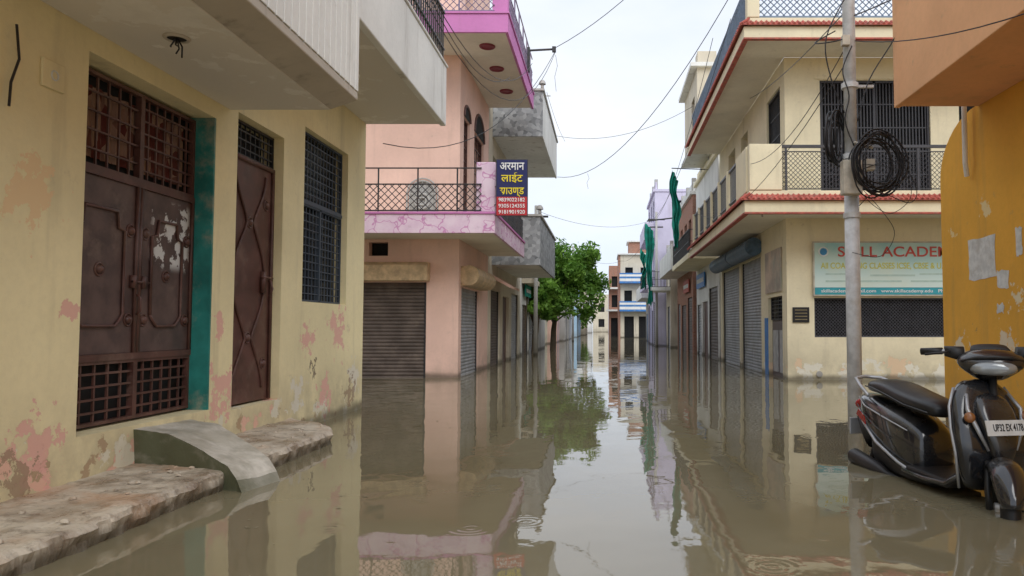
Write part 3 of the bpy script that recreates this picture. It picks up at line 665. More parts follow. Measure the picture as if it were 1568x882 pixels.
# ================================================================== generic street houses further along
def house(name,side,Xp,Y0,Y1,Ht,mat,floors=(3.4,),bo=.9,bmat='white',rail='iron',depth=7,shut='shutterg',seed=0,front=None):
    rnd=random.Random(seed); H=empty(name); out=-side
    ops=[];sh=[]; y=Y0+.4; k=0
    while y+1.2<Y1:
        wd=rnd.uniform(1.1,2.4); wd=min(wd,Y1-y-.3); hh=rnd.uniform(2.1,2.7)
        ops.append((y,y+wd,-.5,hh)); sh.append((y,y+wd,hh,rnd.choice(['shutterb','shutterg','brown','bluepaint']))); y+=wd+rnd.uniform(.3,.8)
    for f in floors:
        if f+2.6>Ht: continue
        y=Y0+.6
        while y+1.2<Y1: ops.append((y,y+1.1,f+1.0,f+2.3)); y+=rnd.uniform(1.8,2.6)
    facade(H,'street_wall','x',Xp,out,Y0,Y1,-.5,Ht,ops,mat)
    a,b=sorted((Xp+side*.6,Xp+side*depth)); bx(H,'body',mat,a,b,Y0+.3,Y1,-.5,Ht-.02)
    a,b=sorted((Xp+side*.25,Xp+side*depth)); facade(H,'front_wall','y',Y0,-1,a,b,-.5,Ht,[(a+1.2 if side>0 else b-2.3,a+2.3 if side>0 else b-1.2,f+1.0,f+2.2) for f in floors if f+2.6<=Ht],front or mat)
    for (u0,u1,hh,mt) in sh:
        if mt.startswith('sh'): shutter(H,'shutter','x',Xp-out*.08,out,u0,u1,-.3,hh,mt,.12)
        else: bx(H,'door',mt,min(Xp-out*.12,Xp-out*.08),max(Xp-out*.12,Xp-out*.08),u0,u1,-.3,hh)
    for i,f in enumerate(floors):
        xo=Xp+out*bo; a,b=sorted((Xp,xo)); bx(H,'balcony_slab_%d'%i,bmat,a,b,Y0+.1,Y1-.2,f-.12,f+.08)
        pa,pb=sorted((xo,xo-out*.07))
        if rnd.random()<.5:
            bx(H,'balcony_parapet_%d'%i,bmat,pa,pb,Y0+.1,Y1-.2,f+.081,f+.85)
            pa2,pb2=sorted((Xp,xo-out*.071)); bx(H,'balcony_parapet_front_%d'%i,bmat,pa2,pb2,Y0+.1,Y0+.17,f+.081,f+.85)
        else:
            mb=MB(); grill(mb,'x',xo-out*.05,Y0+.15,Y1-.25,f+.08,f+.95,int((Y1-Y0)/.16),2,.012,.03)
            pa2,pb2=sorted((Xp,xo-out*.05)); grill(mb,'y',Y0+.15,pa2,pb2,f+.08,f+.95,6,2,.012,.03); mb.obj('balcony_railing_%d'%i,H,M[rail])
    a=Xp+side*2.2; bb=Xp+side*4.2; a,bb=sorted((a,bb))
    if rnd.random()<.7: bx(H,'stair_head',mat,a,bb,Y0+1.5,Y0+4,Ht+.16,Ht+2.0)
    y=Y0+.2
    while y<Y1: bx(H,'roof_post','grey',min(Xp,Xp+side*.2),max(Xp,Xp+side*.2),y,y+.2,Ht+.161,Ht+.8); y+=2.4
    pa,pb=sorted((Xp+side*.04,Xp+side*.14)); bx(H,'roof_parapet',bmat,pa,pb,Y0+.1,Y1-.1,Ht+.161,Ht+.6)
    a,b=sorted((Xp+out*.12,Xp+side*depth)); bx(H,'roof_edge',bmat,a,b,Y0-.06,Y1,Ht+.001,Ht+.16)
    return H
house('white_house',1,4.05,26.8,33.5,7.4,'white',(3.75,),1.1,'cream2',seed=2)
H=empty('rooftop_room'); 
facade(H,'street_wall','x',3.35,-1,27.2,31.5,8.05,10.7,[(28,29,8.7,9.9)],'beige'); facade(H,'front_wall','y',27.2,-1,3.6,7,8.05,10.7,[(4.2,5.2,8.7,9.9)],'beige'); bx(H,'body','beige',3.95,7,27.8,31.5,8.05,10.68)
bx(H,'roof_edge','white',3.1,7.1,27.0,31.6,10.701,10.85); bx(H,'roof_box','beige',3.4,4.1,27.4,28.1,10.851,11.4)
bx(H,'base','white',3.2,7,27,31.6,7.9,8.049)
house('brick_house',1,3.95,34,41.5,7.2,'brick',(3.9,),1.0,'white',seed=5)
house('lavender_house',1,2.95,45,52,9.3,'lav',(3.6,6.6),.6,'lav',seed=8)
house('beige_house',1,3.6,41.8,44.8,5.2,'beige',(3.3,),1.1,'white',seed=9)
house('grey_house',1,3.3,53,62,5.4,'grey',(3.3,),.8,'white',seed=12)
house('low_white_house',-1,-3.5,31,37,3.4,'white',(3.1,),.5,'beige',seed=15)
house('yellow_house',-1,-3.9,42,50,3.6,'cream2',(3.1,),.6,'white',seed=17)
house('small_pink_house',-1,-3.6,51,58,4.0,'pink',(3.2,),.6,'white',seed=19)
house('old_grey_house',-1,-3.3,60,72,4.6,'grey',(3.2,),.6,'white',seed=21)
house('distant_blue_house',-1,-3.1,80,92,5.6,'paleblue',(3.2,),.6,'white',seed=23)
house('distant_grey_house',-1,-2.7,98,110,7.0,'beige',(3.4,),.8,'white',seed=27)
W=empty('boundary_wall'); bx(W,'wall_panel','white',-3.6,-3.4,37.1,41.9,-.5,1.9); bx(W,'coping','grey',-3.65,-3.35,37.1,41.9,1.901,2.0)
H=empty('blue_striped_house'); Yb=78
facade(H,'front_wall','y',Yb,-1,1.5,5.8,-.5,8.6,[(1.9,2.9,.0,2.2),(3.4,4.6,.0,2.2),(1.9,2.7,3.4,4.9),(3.5,4.3,3.4,4.9),(2.0,2.8,6.1,7.3),(3.6,4.4,6.1,7.3)],'beige')
bx(H,'body','brick',1.5,5.8,Yb+.3,84,-.5,8.58); bx(H,'side_wall','brick',1.3,1.499,Yb,84,-.5,8.55)
for f in (2.7,5.6):
    for k,(mt,a,b) in enumerate((('bluepaint',0,.20),('white',.20,.48),('bluepaint',.48,.68),('white',.68,.9),('bluepaint',.9,1.05))): bx(H,'balcony_%d_%d'%(f,k),mt,1.4,4.9,Yb-1.1,Yb-.002,f+a,f+b-.002,0)
bx(H,'roof_room','brick',2.4,4.6,Yb+.5,82,8.76,10.0); bx(H,'roof_slab','white',2.2,4.8,Yb+.3,82.2,10.001,10.15); bx(H,'roof_edge','white',1.2,5.9,Yb-.3,84.1,8.61,8.75)
H=empty('brick_pillar_house'); facade(H,'front_wall','y',92,-1,.35,3.5,-.5,8.6,[(.7,1.4,3.5,5),(.7,1.4,6,7.3),(.6,1.5,0,2.2)],'brick'); bx(H,'body','brick',.35,3.5,92.3,100,-.5,8.58); bx(H,'slab','white',0,3.5,91,92,3.0,3.2); bx(H,'slab_b','white',0,3.5,91,92,5.7,5.9)
H=empty('distant_white_house'); facade(H,'front_wall','y',130,-1,-9,-2.5,-.5,6.5,[(-6.5,-5,1,2.6),(-4.5,-3.5,1,2.6),(-6.5,-5,3.6,4.8)],'white'); bx(H,'body','white',-9,-2.5,130.3,140,-.5,6.48)
H=empty('distant_beige_house'); facade(H,'front_wall','y',150,-1,-2.6,1.5,-.5,7.5,[(-1.5,-.3,1,2.6),(-1.5,-.3,4,5.6)],'beige'); bx(H,'body','beige',-2.6,1.5,150.3,160,-.5,7.48)
H=empty('distant_lilac_house'); facade(H,'front_wall','y',118,-1,.4,6,-.5,6.0,[(1,2,1,2.6),(1,2,3.6,4.8)],'lav'); bx(H,'body','lav',.4,6,118.3,126,-.5,5.98)
for (x,y,h) in ((-2.9,31.0,6.2),(3.0,44.5,8.0),(-2.6,59,7.5)):
    G=empty('utility_pole',(x,y,0)); MB().tube([(0,0,-.5),(0,0,h)],[.09,.07],12).obj('shaft',G,M['grey'],smooth=True); MB().box(-.5,.5,-.04,.04,h-.5,h-.42).box(-.4,.4,-.04,.04,h-.95,h-.88).obj('cross_arms',G,M['iron'])
def shopsign(name,side,x,y,z0,z1,ln,mat,mat2):
    G=empty(name); a,b=sorted((x,x-side*.05)); bx(G,'board',mat,a,b,y,y+ln,z0,z1,.004)
    a,b=sorted((x-side*.051,x-side*.056)); bx(G,'lettering',mat2,a,b,y+.15,y+ln-.15,z0+(z1-z0)*.35,z0+(z1-z0)*.65,0)
shopsign('shop_sign',-1,-3.40,31.4,2.45,2.95,2.2,'green','paper'); shopsign('shop_sign',1,4.0,30.2,2.8,3.4,2.6,'bluepaint','paper'); shopsign('shop_sign',1,3.9,35.0,2.8,3.4,2.4,'red','paper'); shopsign('shop_sign',-1,-3.8,43.5,2.4,2.9,2.0,'hoodtan','red')

# ================================================================== ORANGE HOUSE (right foreground)
H=empty('orange_house'); ox=4.4
prof=[(-1.5,-.5),(9.8,-.5),(9.8,3.1)]
for i in range(1,11):
    t=i/10*math.pi/2; prof.append((9.8-1.0*(1-math.cos(t)),3.1+.72*math.sin(t)))
prof+= [(8.8,7.5),(-1.5,7.5)]
MB().prism([(ox,y,z) for y,z in prof],(.3,0,0)).obj('street_wall',H,M['orange'])
bx(H,'body','orange',ox+.3,10,-1.5,9.6,-.5,3.3); bx(H,'body_upper','orange',ox+.3,10,-1.5,8.6,3.3,7.4)
bx(H,'balcony_slab','orange2',3.47,ox-.001,-1.5,8.75,3.79,3.95,.01)
bx(H,'balcony_parapet','orange2',3.40,3.469,-1.5,8.75,3.77,5.6,.01); bx(H,'balcony_end','orange2',3.47,ox-.001,8.68,8.748,3.951,5.59,.01)
MB().tube([(4.3,8.9,3.9),(4.3,8.9,3.15),(4.34,8.95,3.0)],.03,10).obj('drain_pipe',H,M['white'])
def posters(mb,y,z,wd,hh):
    pts=[]; n=5
    base=[(y,z),(y+wd,z),(y+wd,z+hh),(y,z+hh)]
    for i in range(4):
        a=base[i]; b=base[(i+1)%4]
        for k in range(n):
            t=k/n; pts.append((a[0]+(b[0]-a[0])*t+random.uniform(-.015,.015),a[1]+(b[1]-a[1])*t+random.uniform(-.015,.015)))
    mb.prism([(ox-.002,p,q) for p,q in pts],(-.003,0,0))
mb=MB(); posters(mb,8.45,1.75,.62,.48); posters(mb,8.18,1.62,.24,.2); posters(mb,8.3,1.35,.14,.1); posters(mb,7.9,1.95,.12,.3); mb.obj('torn_posters',H,M['paper'])

# ================================================================== TREE
def tree(name,base,h,cr,cz,n,seed,leafmat,size=.16,off=0,nc=26):
    rnd=random.Random(seed); T=empty(name)
    x,y=base; mb=MB(); mb.tube([(x,y,-.5),(x+.05,y,h*.3),(x+.15,y+.05,h*.55),(x+.1,y,h*.8)],[.16,.13,.09,.04],8)
    clumps=[]
    for k in range(nc):
        a=rnd.uniform(0,6.283); e=rnd.uniform(-.9,1.1); rr=rnd.uniform(.3,1)
        c=Vector((x+off+cr*rr*math.cos(a)*math.cos(e*.9),y+cr*rr*math.sin(a)*math.cos(e*.9),cz+cr*1.05*rr*math.sin(e)))
        clumps.append((c,rnd.uniform(.28,.55)*cr*.8))
        mb.tube([(x+.1,y,h*rnd.uniform(.35,.6)),((x+c.x)/2,(y+c.y)/2,(h*.55+c.z)/2+.1),tuple(c)],[.05,.03,.012],5)
    mb.obj('trunk_and_limbs',T,M['barkm'])
    mb=MB()
    for k in range(n):
        c,r=rnd.choice(clumps); d=Vector((rnd.gauss(0,1),rnd.gauss(0,1),rnd.gauss(0,.8))).normalized()*r*rnd.random()**.45
        p=c+d; nrm=Vector((rnd.gauss(0,1),rnd.gauss(0,1),rnd.gauss(.6,1))).normalized(); a=nrm.orthogonal().normalized(); b=nrm.cross(a); s=size*rnd.uniform(.5,1.1)
        an=rnd.uniform(0,6.28); a,b=a*math.cos(an)+b*math.sin(an),b*math.cos(an)-a*math.sin(an)
        mb.poly([p-a*s,p-b*s*.45,p+a*s,p+b*s*.45])
    mb.obj('leaves',T,leafmat)
M['barkm']=plain('bark',(.12,.09,.06),.9)
def leafm():
    m,nt,b=newmat('foliage',.55,spec=.4); p=pos(nt); n=nz(nt,p,1.3,3); f=nz(nt,p,9,2)
    c=mixc(nt,mrange(nt,n,.35,.65),(.09,.22,.03),(.26,.46,.07)); c=mixc(nt,mrange(nt,f,.4,.7,0,.5),c,(.07,.17,.03)); nt.links.new(c,b.inputs['Base Color'])
    tr=nt.nodes.new('ShaderNodeBsdfTranslucent'); nt.links.new(c,tr.inputs[0]); mx=nt.nodes.new('ShaderNodeMixShader'); mx.inputs[0].default_value=.35
    nt.links.new(b.outputs[0],mx.inputs[1]); nt.links.new(tr.outputs[0],mx.inputs[2]); nt.links.new(mx.outputs[0],nt.nodes['Material Output'].inputs[0]); return m
LM=leafm()
tree('street_tree',(-2.7,38),3.4,1.95,3.3,15000,3,LM,.15,.6,44)
tree('street_tree',(-3.3,34.5),2.6,1.1,2.6,4500,5,LM)
tree('distant_tree',(-4.5,95),4,2.6,3.8,3500,8,LM,.35)
tree('roof_plant',(-3.7,33),1.0,.5,3.9,900,13,LM,.12)

# ================================================================== green nets
def drape(name,x,y,z0,z1,wd,seed):
    mb=MB(); n=18; m=40; rnd=random.Random(seed); ph=rnd.random()*6
    for j in range(m+1):
        t=j/m; z=z1+(z0-z1)*t
        for i in range(n+1):
            s=i/n; ww=wd*(.75+.25*math.sin(t*5+ph)+.25*noise.noise((t*4,seed,0)))
            mb.v.append((x+(s-.5)*ww+.18*noise.noise((t*3,seed*3,1))+.04*noise.noise((t*9,s*4,seed)),y+.12*math.sin(s*19+ph+t*3),z-.5*s*(1-t)+.35*noise.noise((s*5,seed,3))*t))
    for j in range(m):
        for i in range(n): a=j*(n+1)+i; mb.f.append((a,a+1,a+n+2,a+n+1))
    mb.obj(name,None,M['green'],smooth=True)
drape('green_shade_net',2.45,42,2.4,7.0,.5,1); drape('green_shade_net',2.75,29.5,4.3,7.4,.36,2); drape('green_shade_net',2.2,44,3.4,5.8,.35,4)
mb=MB().tube([(2.3,42,7.1),(4,42,7.3)],.04,6).tube([(2.6,29.5,7.45),(4.05,29.5,7.4)],.02,6).obj('net_support_poles',None,M['iron'])

# ================================================================== wires
mb=MB()
def wire(a,b,sag,r=.012,n=16):
    a=Vector(a);b=Vector(b); mb.tube([tuple(a.lerp(b,i/n)-Vector((0,0,sag*4*(i/n)*(1-i/n)))) for i in range(n+1)],r*.75,5)
wire((-1.36,19.9,8.7),(4.2,15,12.5),.7)
wire((-1.36,19.9,8.62),(-3.3,11.0,3.9),.9,.010)
wire((-2.0,20,8.3),(-2.42,9.5,5.8),.9,.010)
wire((-2.42,9.2,5.8),(-2.1,16.1,6.6),.6,.009)
wire((-2.42,9.0,5.6),(-1.36,19.9,8.6),1.5,.009)
wire((3.05,16.0,9.0),(-1.9,29,7.0),1.3,.013)
wire((3.05,26.0,8.9),(-1.95,28.5,8.5),.5,.010)
wire((3.05,18.0,8.7),(2.6,44.5,7.4),1.0,.012)
wire((2.9,8.8,6.2),(3.0,15.7,9.0),.1,.012); wire((2.9,8.8,6.0),(3.05,15.7,8.7),.2,.010)
wire((2.9,8.8,4.6),(3.1,17.3,5.0),.5,.008); wire((2.9,8.8,4.4),(3.0,25,5.0),.8,.008)
wire((2.95,8.8,4.9),(3.4,3.6,4.05),.12,.010); wire((2.95,8.8,4.6),(3.45,3.0,3.3),.3,.008)
wire((2.95,8.8,5.4),(3.4,8.0,5.3),.04,.008); wire((2.9,8.8,5.3),(4.8,15.7,7.9),.25,.008)
wire((2.9,8.8,5.0),(4.4,26,9),.3,.010)
wire((-1.6,29,8.4),(-1.8,22.5,8.3),.15,.008); wire((2.9,20,9),(3.0,44.5,7.6),.8,.012); wire((-2.9,31,6.0),(3.0,44.5,7.6),.6,.010)
wire((-2.9,31,5.8),(-2.6,59,7.1),.6,.014); wire((3.0,44.5,7.5),(1.6,78,8),.8,.016); wire((-2.6,59,7.1),(1.6,78,8),.6,.016)
for (x,y,z,l) in ((-1.36,19.9,8.5,1.0),(-.6,24.2,6.15,.5)):
    mb.tube([(x,y,z),(x+.05,y,z-.3*l),(x-.02,y,z-.6*l),(x+.02,y,z-l)],.005,5)
mb.obj('overhead_wires',None,M['cable'])

# ================================================================== POLE
G=empty('utility_pole',(2.9,8.8,0))
MB().tube([(0,0,-.6),(0,0,3.2)],.084,20).tube([(0,0,3.2),(.0,0,7.5)],.072,20).obj('shaft',G,M['steel'],smooth=False)
for p_ in G.children: 
    for q in p_.data.polygons: q.use_smooth=True
mb=MB()
for z in (2.5,3.2,4.05,5.25): mb.tube([(0,0,z-.03),(0,0,z+.03)],.098,20)
mb.box(.06,.28,-.02,.02,4.03,4.06).box(-.2,.25,-.11,-.08,5.2,5.26); mb.obj('clamps',G,M['steel'])
mb=MB().box(-.16,.06,-.22,-.075,2.72,3.12); mb.obj('junction_box',G,M['bx'],bevel=.012)
mb=MB().box(.14,.24,-.13,-.03,3.02,3.15).tube([(.0,-.1,3.35),(.22,-.12,3.28)],.02,6).box(-.12,-.03,-.14,-.06,4.5,4.62); mb.obj('connectors',G,M['bx'],bevel=.005)
mb=MB(); rnd=random.Random(4)
def coil(cx,cy,cz,R,n,tilt,r,el=1.15,sp=.05):
    for k in range(n):
        rr=R*rnd.uniform(.72,1.05); dx_=rnd.uniform(-sp,sp); dz_=rnd.uniform(-sp,sp); ph=rnd.uniform(0,6.28); tl=tilt+rnd.uniform(-.2,.2)
        pts=[]
        for i in range(33):
            t=2*math.pi*i/32+ph; wob=1+.05*math.sin(3*t+k)
            pts.append((cx+dx_+rr*wob*math.cos(t)*math.cos(tl),cy+rr*math.cos(t)*math.sin(tl)+rnd.uniform(-.005,.005)-k*.006,cz+dz_+rr*el*wob*math.sin(t)))
        mb.tube(pts,r,6)
coil(.22,-.16,3.08,.31,13,.25,.009,1.15,.07)
coil(-.22,-.05,3.42,.20,6,.9,.012,1.6)
coil(.3,-.14,3.05,.40,3,.3,.005,.9)
def loose(pts,r=.008):
    out=[]; P_=[Vector(p) for p in pts]
    for i in range(len(P_)-1):
        p0=P_[max(i-1,0)];p1=P_[i];p2=P_[i+1];p3=P_[min(i+2,len(P_)-1)]
        for k in range(6):
            t=k/6; out.append(.5*((2*p1)+(-p0+p2)*t+(2*p0-5*p1+4*p2-p3)*t*t+(-p0+3*p1-3*p2+p3)*t**3))
    out.append(P_[-1]); mb.tube(out,r,5)
loose([(0,-.1,3.0),(.45,-.2,3.1),(.68,-.2,2.8),(.6,-.2,2.62),(.25,-.15,2.75),(.05,-.1,2.6)],.005)
loose([(0,-.1,3.1),(.5,-.2,3.0),(.62,-.2,2.7),(.4,-.2,2.5),(.2,-.15,2.6),(.05,-.1,2.8)],.004)
loose([(0,-.1,2.9),(.3,-.2,2.5),(.42,-.2,2.25),(.25,-.2,2.0),(-.05,-.14,2.05)],.004)
loose([(0,-.1,4.5),(-.12,-.12,4.2),(-.05,-.12,3.9),(-.1,-.12,3.6),(.0,-.12,3.3)])
loose([(0,-.1,5.2),(-.3,-.1,4.6),(-.25,-.1,4.1),(-.1,-.1,3.7)],.008)
loose([(0,-.1,5.2),(.5,-.1,5.1),(.55,-.1,4.7),(.2,-.1,4.1),(.05,-.1,3.6)],.008)
loose([(-.05,-.1,4.6),(-.22,-.1,4.55),(-.35,.2,4.65),(-.1,.2,4.8)],.008)
mb.obj('cable_coils',G,M['cable'],smooth=True)

# ================================================================== SCOOTER (standing in the flood)
fx_,fy_,rx_,ry_=2.685,4.98,2.43,6.50
mid=((fx_+rx_)/2,(fy_+ry_)/2); rz=math.atan2(fy_-ry_,fx_-rx_)
SC=empty('motor_scooter',(mid[0],mid[1],-.27),rz,1.22)
pm,nt_,b_=newmat('glossy_black_paint',.2,.2); 
p=pos(nt_,True); n=nz(nt_,p,5,6); c=mixc(nt_,mrange(nt_,n,.45,.75,0,.6),(.022,.023,.027),(.085,.078,.068)); nt_.links.new(c,b_.inputs['Base Color']); nt_.links.new(mrange(nt_,n,.4,.75,.14,.45),b_.inputs['Roughness']); b_.inputs['Coat Weight'].default_value=.9; b_.inputs['Coat Roughness'].default_value=.06
seatm=plain('seat_vinyl',(.02,.02,.022),.33,var=.3,scale=8,obj=True); chrome=plain('bright_metal',(.55,.56,.58),.3,.8,var=.15,obj=True)
plast=plain('black_plastic',(.02,.02,.021),.45,var=.3,obj=True,dirt=(.06,.05,.045)); silver=plain('silver_trim',(.50,.51,.53),.35,.4,var=.15,obj=True)
redm=plain('red_lens',(.45,.02,.02),.2,obj=True); amb=plain('amber_lens',(.30,.12,.04),.2,obj=True); glassm=plain('headlamp_glass',(.35,.37,.38),.08,.3,obj=True)
MB().loft([((-.95,0,.67),.03,.03),((-.90,0,.655),.075,.06),((-.78,0,.61),.135,.115),((-.58,0,.54),.175,.165),((-.38,0,.47),.185,.20),((-.22,0,.43),.17,.20),((-.1,0,.40),.14,.17),((-.05,0,.38),.11,.13)],24,3.2).obj('rear_body',SC,pm,smooth=True,sub=1)
MB().loft([((-.80,0,.46),.05,.05),((-.62,0,.36),.13,.13),((-.35,0,.30),.15,.10),((-.12,0,.27),.17,.05),((.1,0,.265),.18,.03)],20,3).obj('lower_body',SC,plast,smooth=True)
for s in (1,-1):
    mb=MB(); mb.tube([(-.88,s*.085,.60),(-.72,s*.15,.53),(-.47,s*.19,.42),(-.22,s*.183,.33),(-.08,s*.165,.29)],[.006,.010,.011,.010,.008],8)
    mb.tube([(-.86,s*.10,.69),(-.66,s*.166,.645),(-.4,s*.182,.60),(-.15,s*.155,.54)],[.004,.006,.006,.004],6); mb.obj('side_trim',SC,silver,smooth=True)
    mb=MB(); mb.tube([(-.84,s*.125,.64),(-.7,s*.167,.60),(-.5,s*.187,.53),(-.3,s*.19,.47)],[.003,.004,.004,.003],5); mb.tube([(-.42,s*.184,.62),(-.36,s*.192,.5),(-.25,s*.188,.36)],[.003,.004,.003],5); mb.obj('panel_gap',SC,plast)
    mb=MB(); mb.prism([(-.82,s*.142,.57),(-.62,s*.180,.52),(-.64,s*.178,.57),(-.76,s*.158,.61)],(0,s*.006,0)); mb.obj('side_decal',SC,redm)
MB().loft([((-.80,0,.765),.05,.02),((-.76,0,.775),.10,.045),((-.6,0,.785),.135,.055),((-.44,0,.765),.15,.058),((-.32,0,.735),.15,.058),((-.14,0,.705),.14,.06),((.0,0,.69),.12,.055),((.07,0,.675),.07,.035)],20,2.6).obj('seat',SC,seatm,smooth=True,sub=1)
mb=MB(); mb.tube([(-.76,.105,.775),(-.6,.137,.775),(-.4,.152,.745),(-.2,.147,.70),(.02,.118,.67)],.005,5); mb.tube([(-.76,-.105,.775),(-.6,-.137,.775),(-.4,-.152,.745),(-.2,-.147,.70),(.02,-.118,.67)],.005,5); mb.obj('seat_piping',SC,plast)
mb=MB(); mb.tube([(-.62,.16,.72),(-.75,.15,.78),(-.90,.10,.82),(-.95,0,.83),(-.90,-.10,.82),(-.75,-.15,.78),(-.62,-.16,.72)],.013,8); mb.obj('grab_rail',SC,silver,smooth=True)
MB().loft([((-.99,0,.63),.06,.03),((-.95,0,.63),.085,.04),((-.89,0,.64),.09,.04)],16,2.5).obj('tail_light',SC,redm,smooth=True)
MB().box(-1.0,-.985,-.11,.11,.40,.52).obj('rear_number_plate',SC,silver,bevel=.004)
MB().loft([((-.97,0,.53),.06,.02),((-.88,0,.45),.08,.06),((-.8,0,.4),.09,.08)],14,2.5).obj('rear_mudguard',SC,plast,smooth=True)
mb=MB().prism([(-.12,-.19,.27),(.30,-.19,.27),(.42,-.17,.36),(.40,-.17,.40),(.28,-.19,.32),(-.12,-.19,.33)],(0,.38,0)); mb.obj('floor_board',SC,plast,bevel=.012)
mb=MB()
for s in (1,-1): mb.tube([(-.14,s*.195,.30),(.1,s*.2,.29),(.3,s*.195,.30),(.40,s*.18,.36)],.014,8)
mb.obj('floor_trim',SC,pm,smooth=True)
MB().loft([((.40,0,.27),.05,.14),((.44,0,.36),.06,.19),((.455,0,.50),.07,.225),((.43,0,.62),.075,.235),((.39,0,.74),.075,.215),((.35,0,.84),.06,.16),((.325,0,.90),.05,.09)],24,2.8,'z').obj('leg_shield',SC,pm,smooth=True,sub=1)
MB().loft([((.52,0,.40),.03,.03),((.545,0,.50),.04,.07),((.53,0,.62),.045,.11),((.48,0,.74),.045,.12),((.42,0,.83),.035,.08)],18,2.4,'z').obj('front_nose',SC,pm,smooth=True,sub=1)
MB().loft([((.36,0,.34),.05,.13),((.36,0,.5),.05,.17),((.34,0,.68),.05,.17),((.31,0,.8),.04,.12)],18,3,'z').obj('inner_leg_panel',SC,plast,smooth=True)
mb=MB()
for s in (1,-1):
    mb.tube([(.535,s*.085,.52),(.52,s*.14,.64),(.475,s*.165,.74),(.42,s*.13,.82)],[.008,.012,.012,.008],8)
    mb.tube([(.42,s*.19,.30),(.45,s*.228,.5),(.425,s*.237,.63),(.385,s*.217,.75),(.345,s*.16,.85)],.008,6)
mb.obj('nose_trim',SC,silver,smooth=True)
mb=MB(); mb.prism([(.592,-.13,.61),(.592,.13,.61),(.568,.13,.69),(.568,-.13,.69)],(.006,0,0)); mb.obj('front_number_plate',SC,flat('plate_white',(.7,.7,.68)))
text(SC,'plate_characters','UP32 EX 4178',(.5865,0,.65),.055,plast,rot=(math.radians(90-16),0,math.radians(90)),width=.22)
for s in (1,-1): MB().dome((.50,s*.17,.70),(1,s*.5,.2),.030,.014,12).obj('front_indicator',SC,amb,smooth=True)
ST=bpy.data.objects.new('steering',None); COL.objects.link(ST); ST.parent=SC; ST.location=(.50,0,0); ST.rotation_euler=(0,0,math.radians(-28))
def LX(x): return x-.50
MB().loft([((LX(.31),0,.885),.05,.06),((LX(.33),0,.92),.085,.11),((LX(.355),0,.965),.115,.175),((LX(.35),0,1.01),.115,.195),((LX(.32),0,1.05),.095,.15),((LX(.29),0,1.075),.05,.08)],24,2.3,'z').obj('handlebar_cowl',ST,pm,smooth=True,sub=1)
MB().loft([((LX(.33),0,1.055),.11,.02),((LX(.27),0,1.075),.10,.025),((LX(.21),0,1.065),.06,.015)],16,2.8,'x').obj('speedometer',ST,plast,smooth=True)
MB().loft([((LX(.425),0,.965),.125,.045),((LX(.458),0,.965),.11,.038),((LX(.474),0,.962),.07,.022)],24,2.4,'x').obj('headlamp',ST,glassm,smooth=True)
MB().tube([(LX(.40),-.165,1.0),(LX(.445),-.09,1.025),(LX(.455),0,1.03),(LX(.445),.09,1.025),(LX(.40),.165,1.0)],.010,8).obj('headlamp_brow',ST,plast,smooth=True)
mb=MB(); 
for s in (1,-1): mb.tube([(LX(.31),s*.12,1.03),(LX(.27),s*.24,1.055),(LX(.22),s*.34,1.05)],.012,8)
mb.obj('handlebar',ST,chrome,smooth=True)
mb=MB()
for s in (1,-1):
    mb.tube([(LX(.262),s*.25,1.056),(LX(.215),s*.365,1.05)],.021,10); mb.tube([(LX(.29),s*.20,1.06),(LX(.34),s*.25,1.05),(LX(.30),s*.35,1.035)],.007,6); mb.loft([((LX(.30),s*.14,1.04),.055,.045),((LX(.27),s*.24,1.056),.030,.030)],12,3,'y')
mb.obj('grips_and_levers',ST,plast,smooth=True)
wc=(LX(.66),0,.215)
MB().ring(wc,(1,0,0),(0,0,1),.165,.05,36,12).obj('front_tyre',ST,M['black'],smooth=True)
mb=MB().ring(wc,(1,0,0),(0,0,1),.12,.012,30,8).tube([(wc[0],-.05,wc[2]),(wc[0],.05,wc[2])],.045,16)
for k in range(5):
    a=2*math.pi*k/5; mb.tube([(wc[0],0,wc[2]),(wc[0]+.12*math.cos(a),0,wc[2]+.12*math.sin(a))],.015,6)
mb.obj('front_rim',ST,silver,smooth=True)
mb=MB()
for s in (1,-1): mb.tube([(wc[0],s*.075,wc[2]),(LX(.62),s*.075,.33),(LX(.56),s*.06,.46)],.018,8)
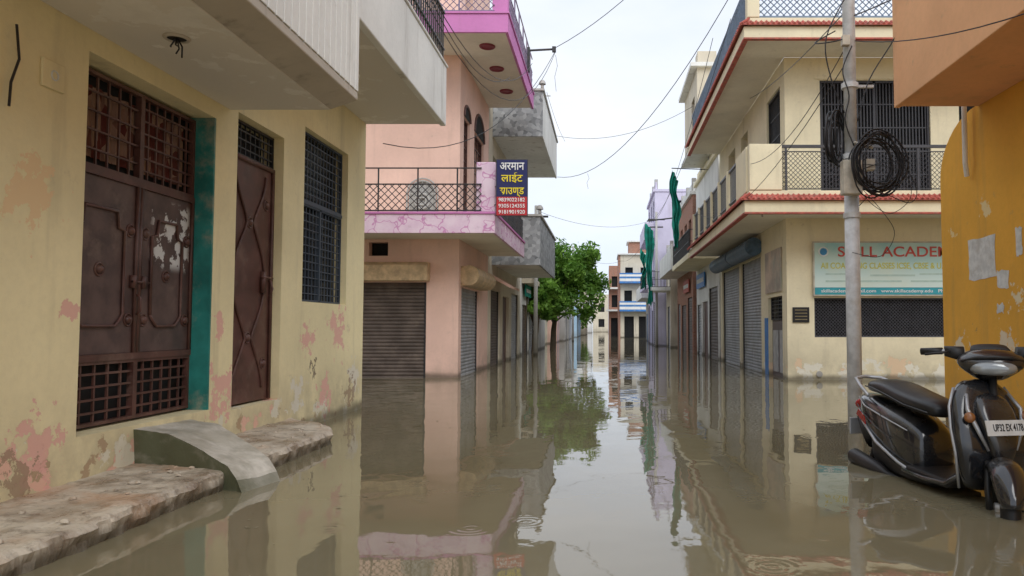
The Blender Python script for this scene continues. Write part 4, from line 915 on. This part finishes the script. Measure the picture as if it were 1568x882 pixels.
mb.tube([(LX(.56),0,.44),(LX(.36),0,.95)],.022,8); mb.obj('fork',ST,plast,smooth=True)
mb=MB(); nA=24; nB=12
for i in range(nA+1):
    a=math.radians(12+145*i/nA); R=.26+.012*math.sin(i/nA*3.14); hw=.085*(1-.4*abs(i/nA*2-1)**3)
    for k in range(nB+1):
        t=-1+2*k/nB; rr=R-.05*abs(t)**2.4
        mb.v.append((wc[0]+rr*math.cos(a),hw*t,wc[2]+.015+rr*math.sin(a)))
for i in range(nA):
    for k in range(nB): q=i*(nB+1)+k; mb.f.append((q,q+1,q+nB+2,q+nB+1))
o=mb.obj('front_fender',ST,pm,smooth=True); md=o.modifiers.new('t','SOLIDIFY'); md.thickness=.006
wc=(-.64,0,.215)
MB().ring(wc,(1,0,0),(0,0,1),.165,.052,36,12).obj('rear_tyre',SC,M['black'],smooth=True)
MB().ring(wc,(1,0,0),(0,0,1),.12,.012,30,8).tube([(wc[0],-.06,wc[2]),(wc[0],.06,wc[2])],.06,16).obj('rear_rim',SC,silver,smooth=True)
MB().tube([(-.25,-.13,.20),(-.4,-.15,.21),(-.5,-.16,.23),(-.82,-.165,.27),(-.86,-.165,.275)],[.02,.028,.05,.055,.035],14).obj('exhaust',SC,plast,smooth=True)
MB().tube([(-.15,-.0,.22),(-.66,.09,.24)],.07,12).obj('engine',SC,M['grey'],smooth=True)

# bits of litter and leaves floating on the flood water
mb=MB(); rnd=random.Random(77)
for k in range(150):
    y=rnd.uniform(3,26)**1.0; x=rnd.choice([rnd.uniform(-2.5,2.0),rnd.gauss(-2.6,.3),rnd.gauss(3.4,.3)]); s=rnd.uniform(.008,.028); a=rnd.uniform(0,3.14)
    if y<10 and abs(x)>2.4: x*=.7
    ca,sa=math.cos(a)*s,math.sin(a)*s
    mb.poly([(x-ca,y-sa,.005),(x+sa*.5,y-ca*.5,.004),(x+ca,y+sa,.006),(x-sa*.5,y+ca*.5,.005)])
mb.obj('floating_debris',None,plain('debris',(.22,.19,.12),.8))
print('DONE')
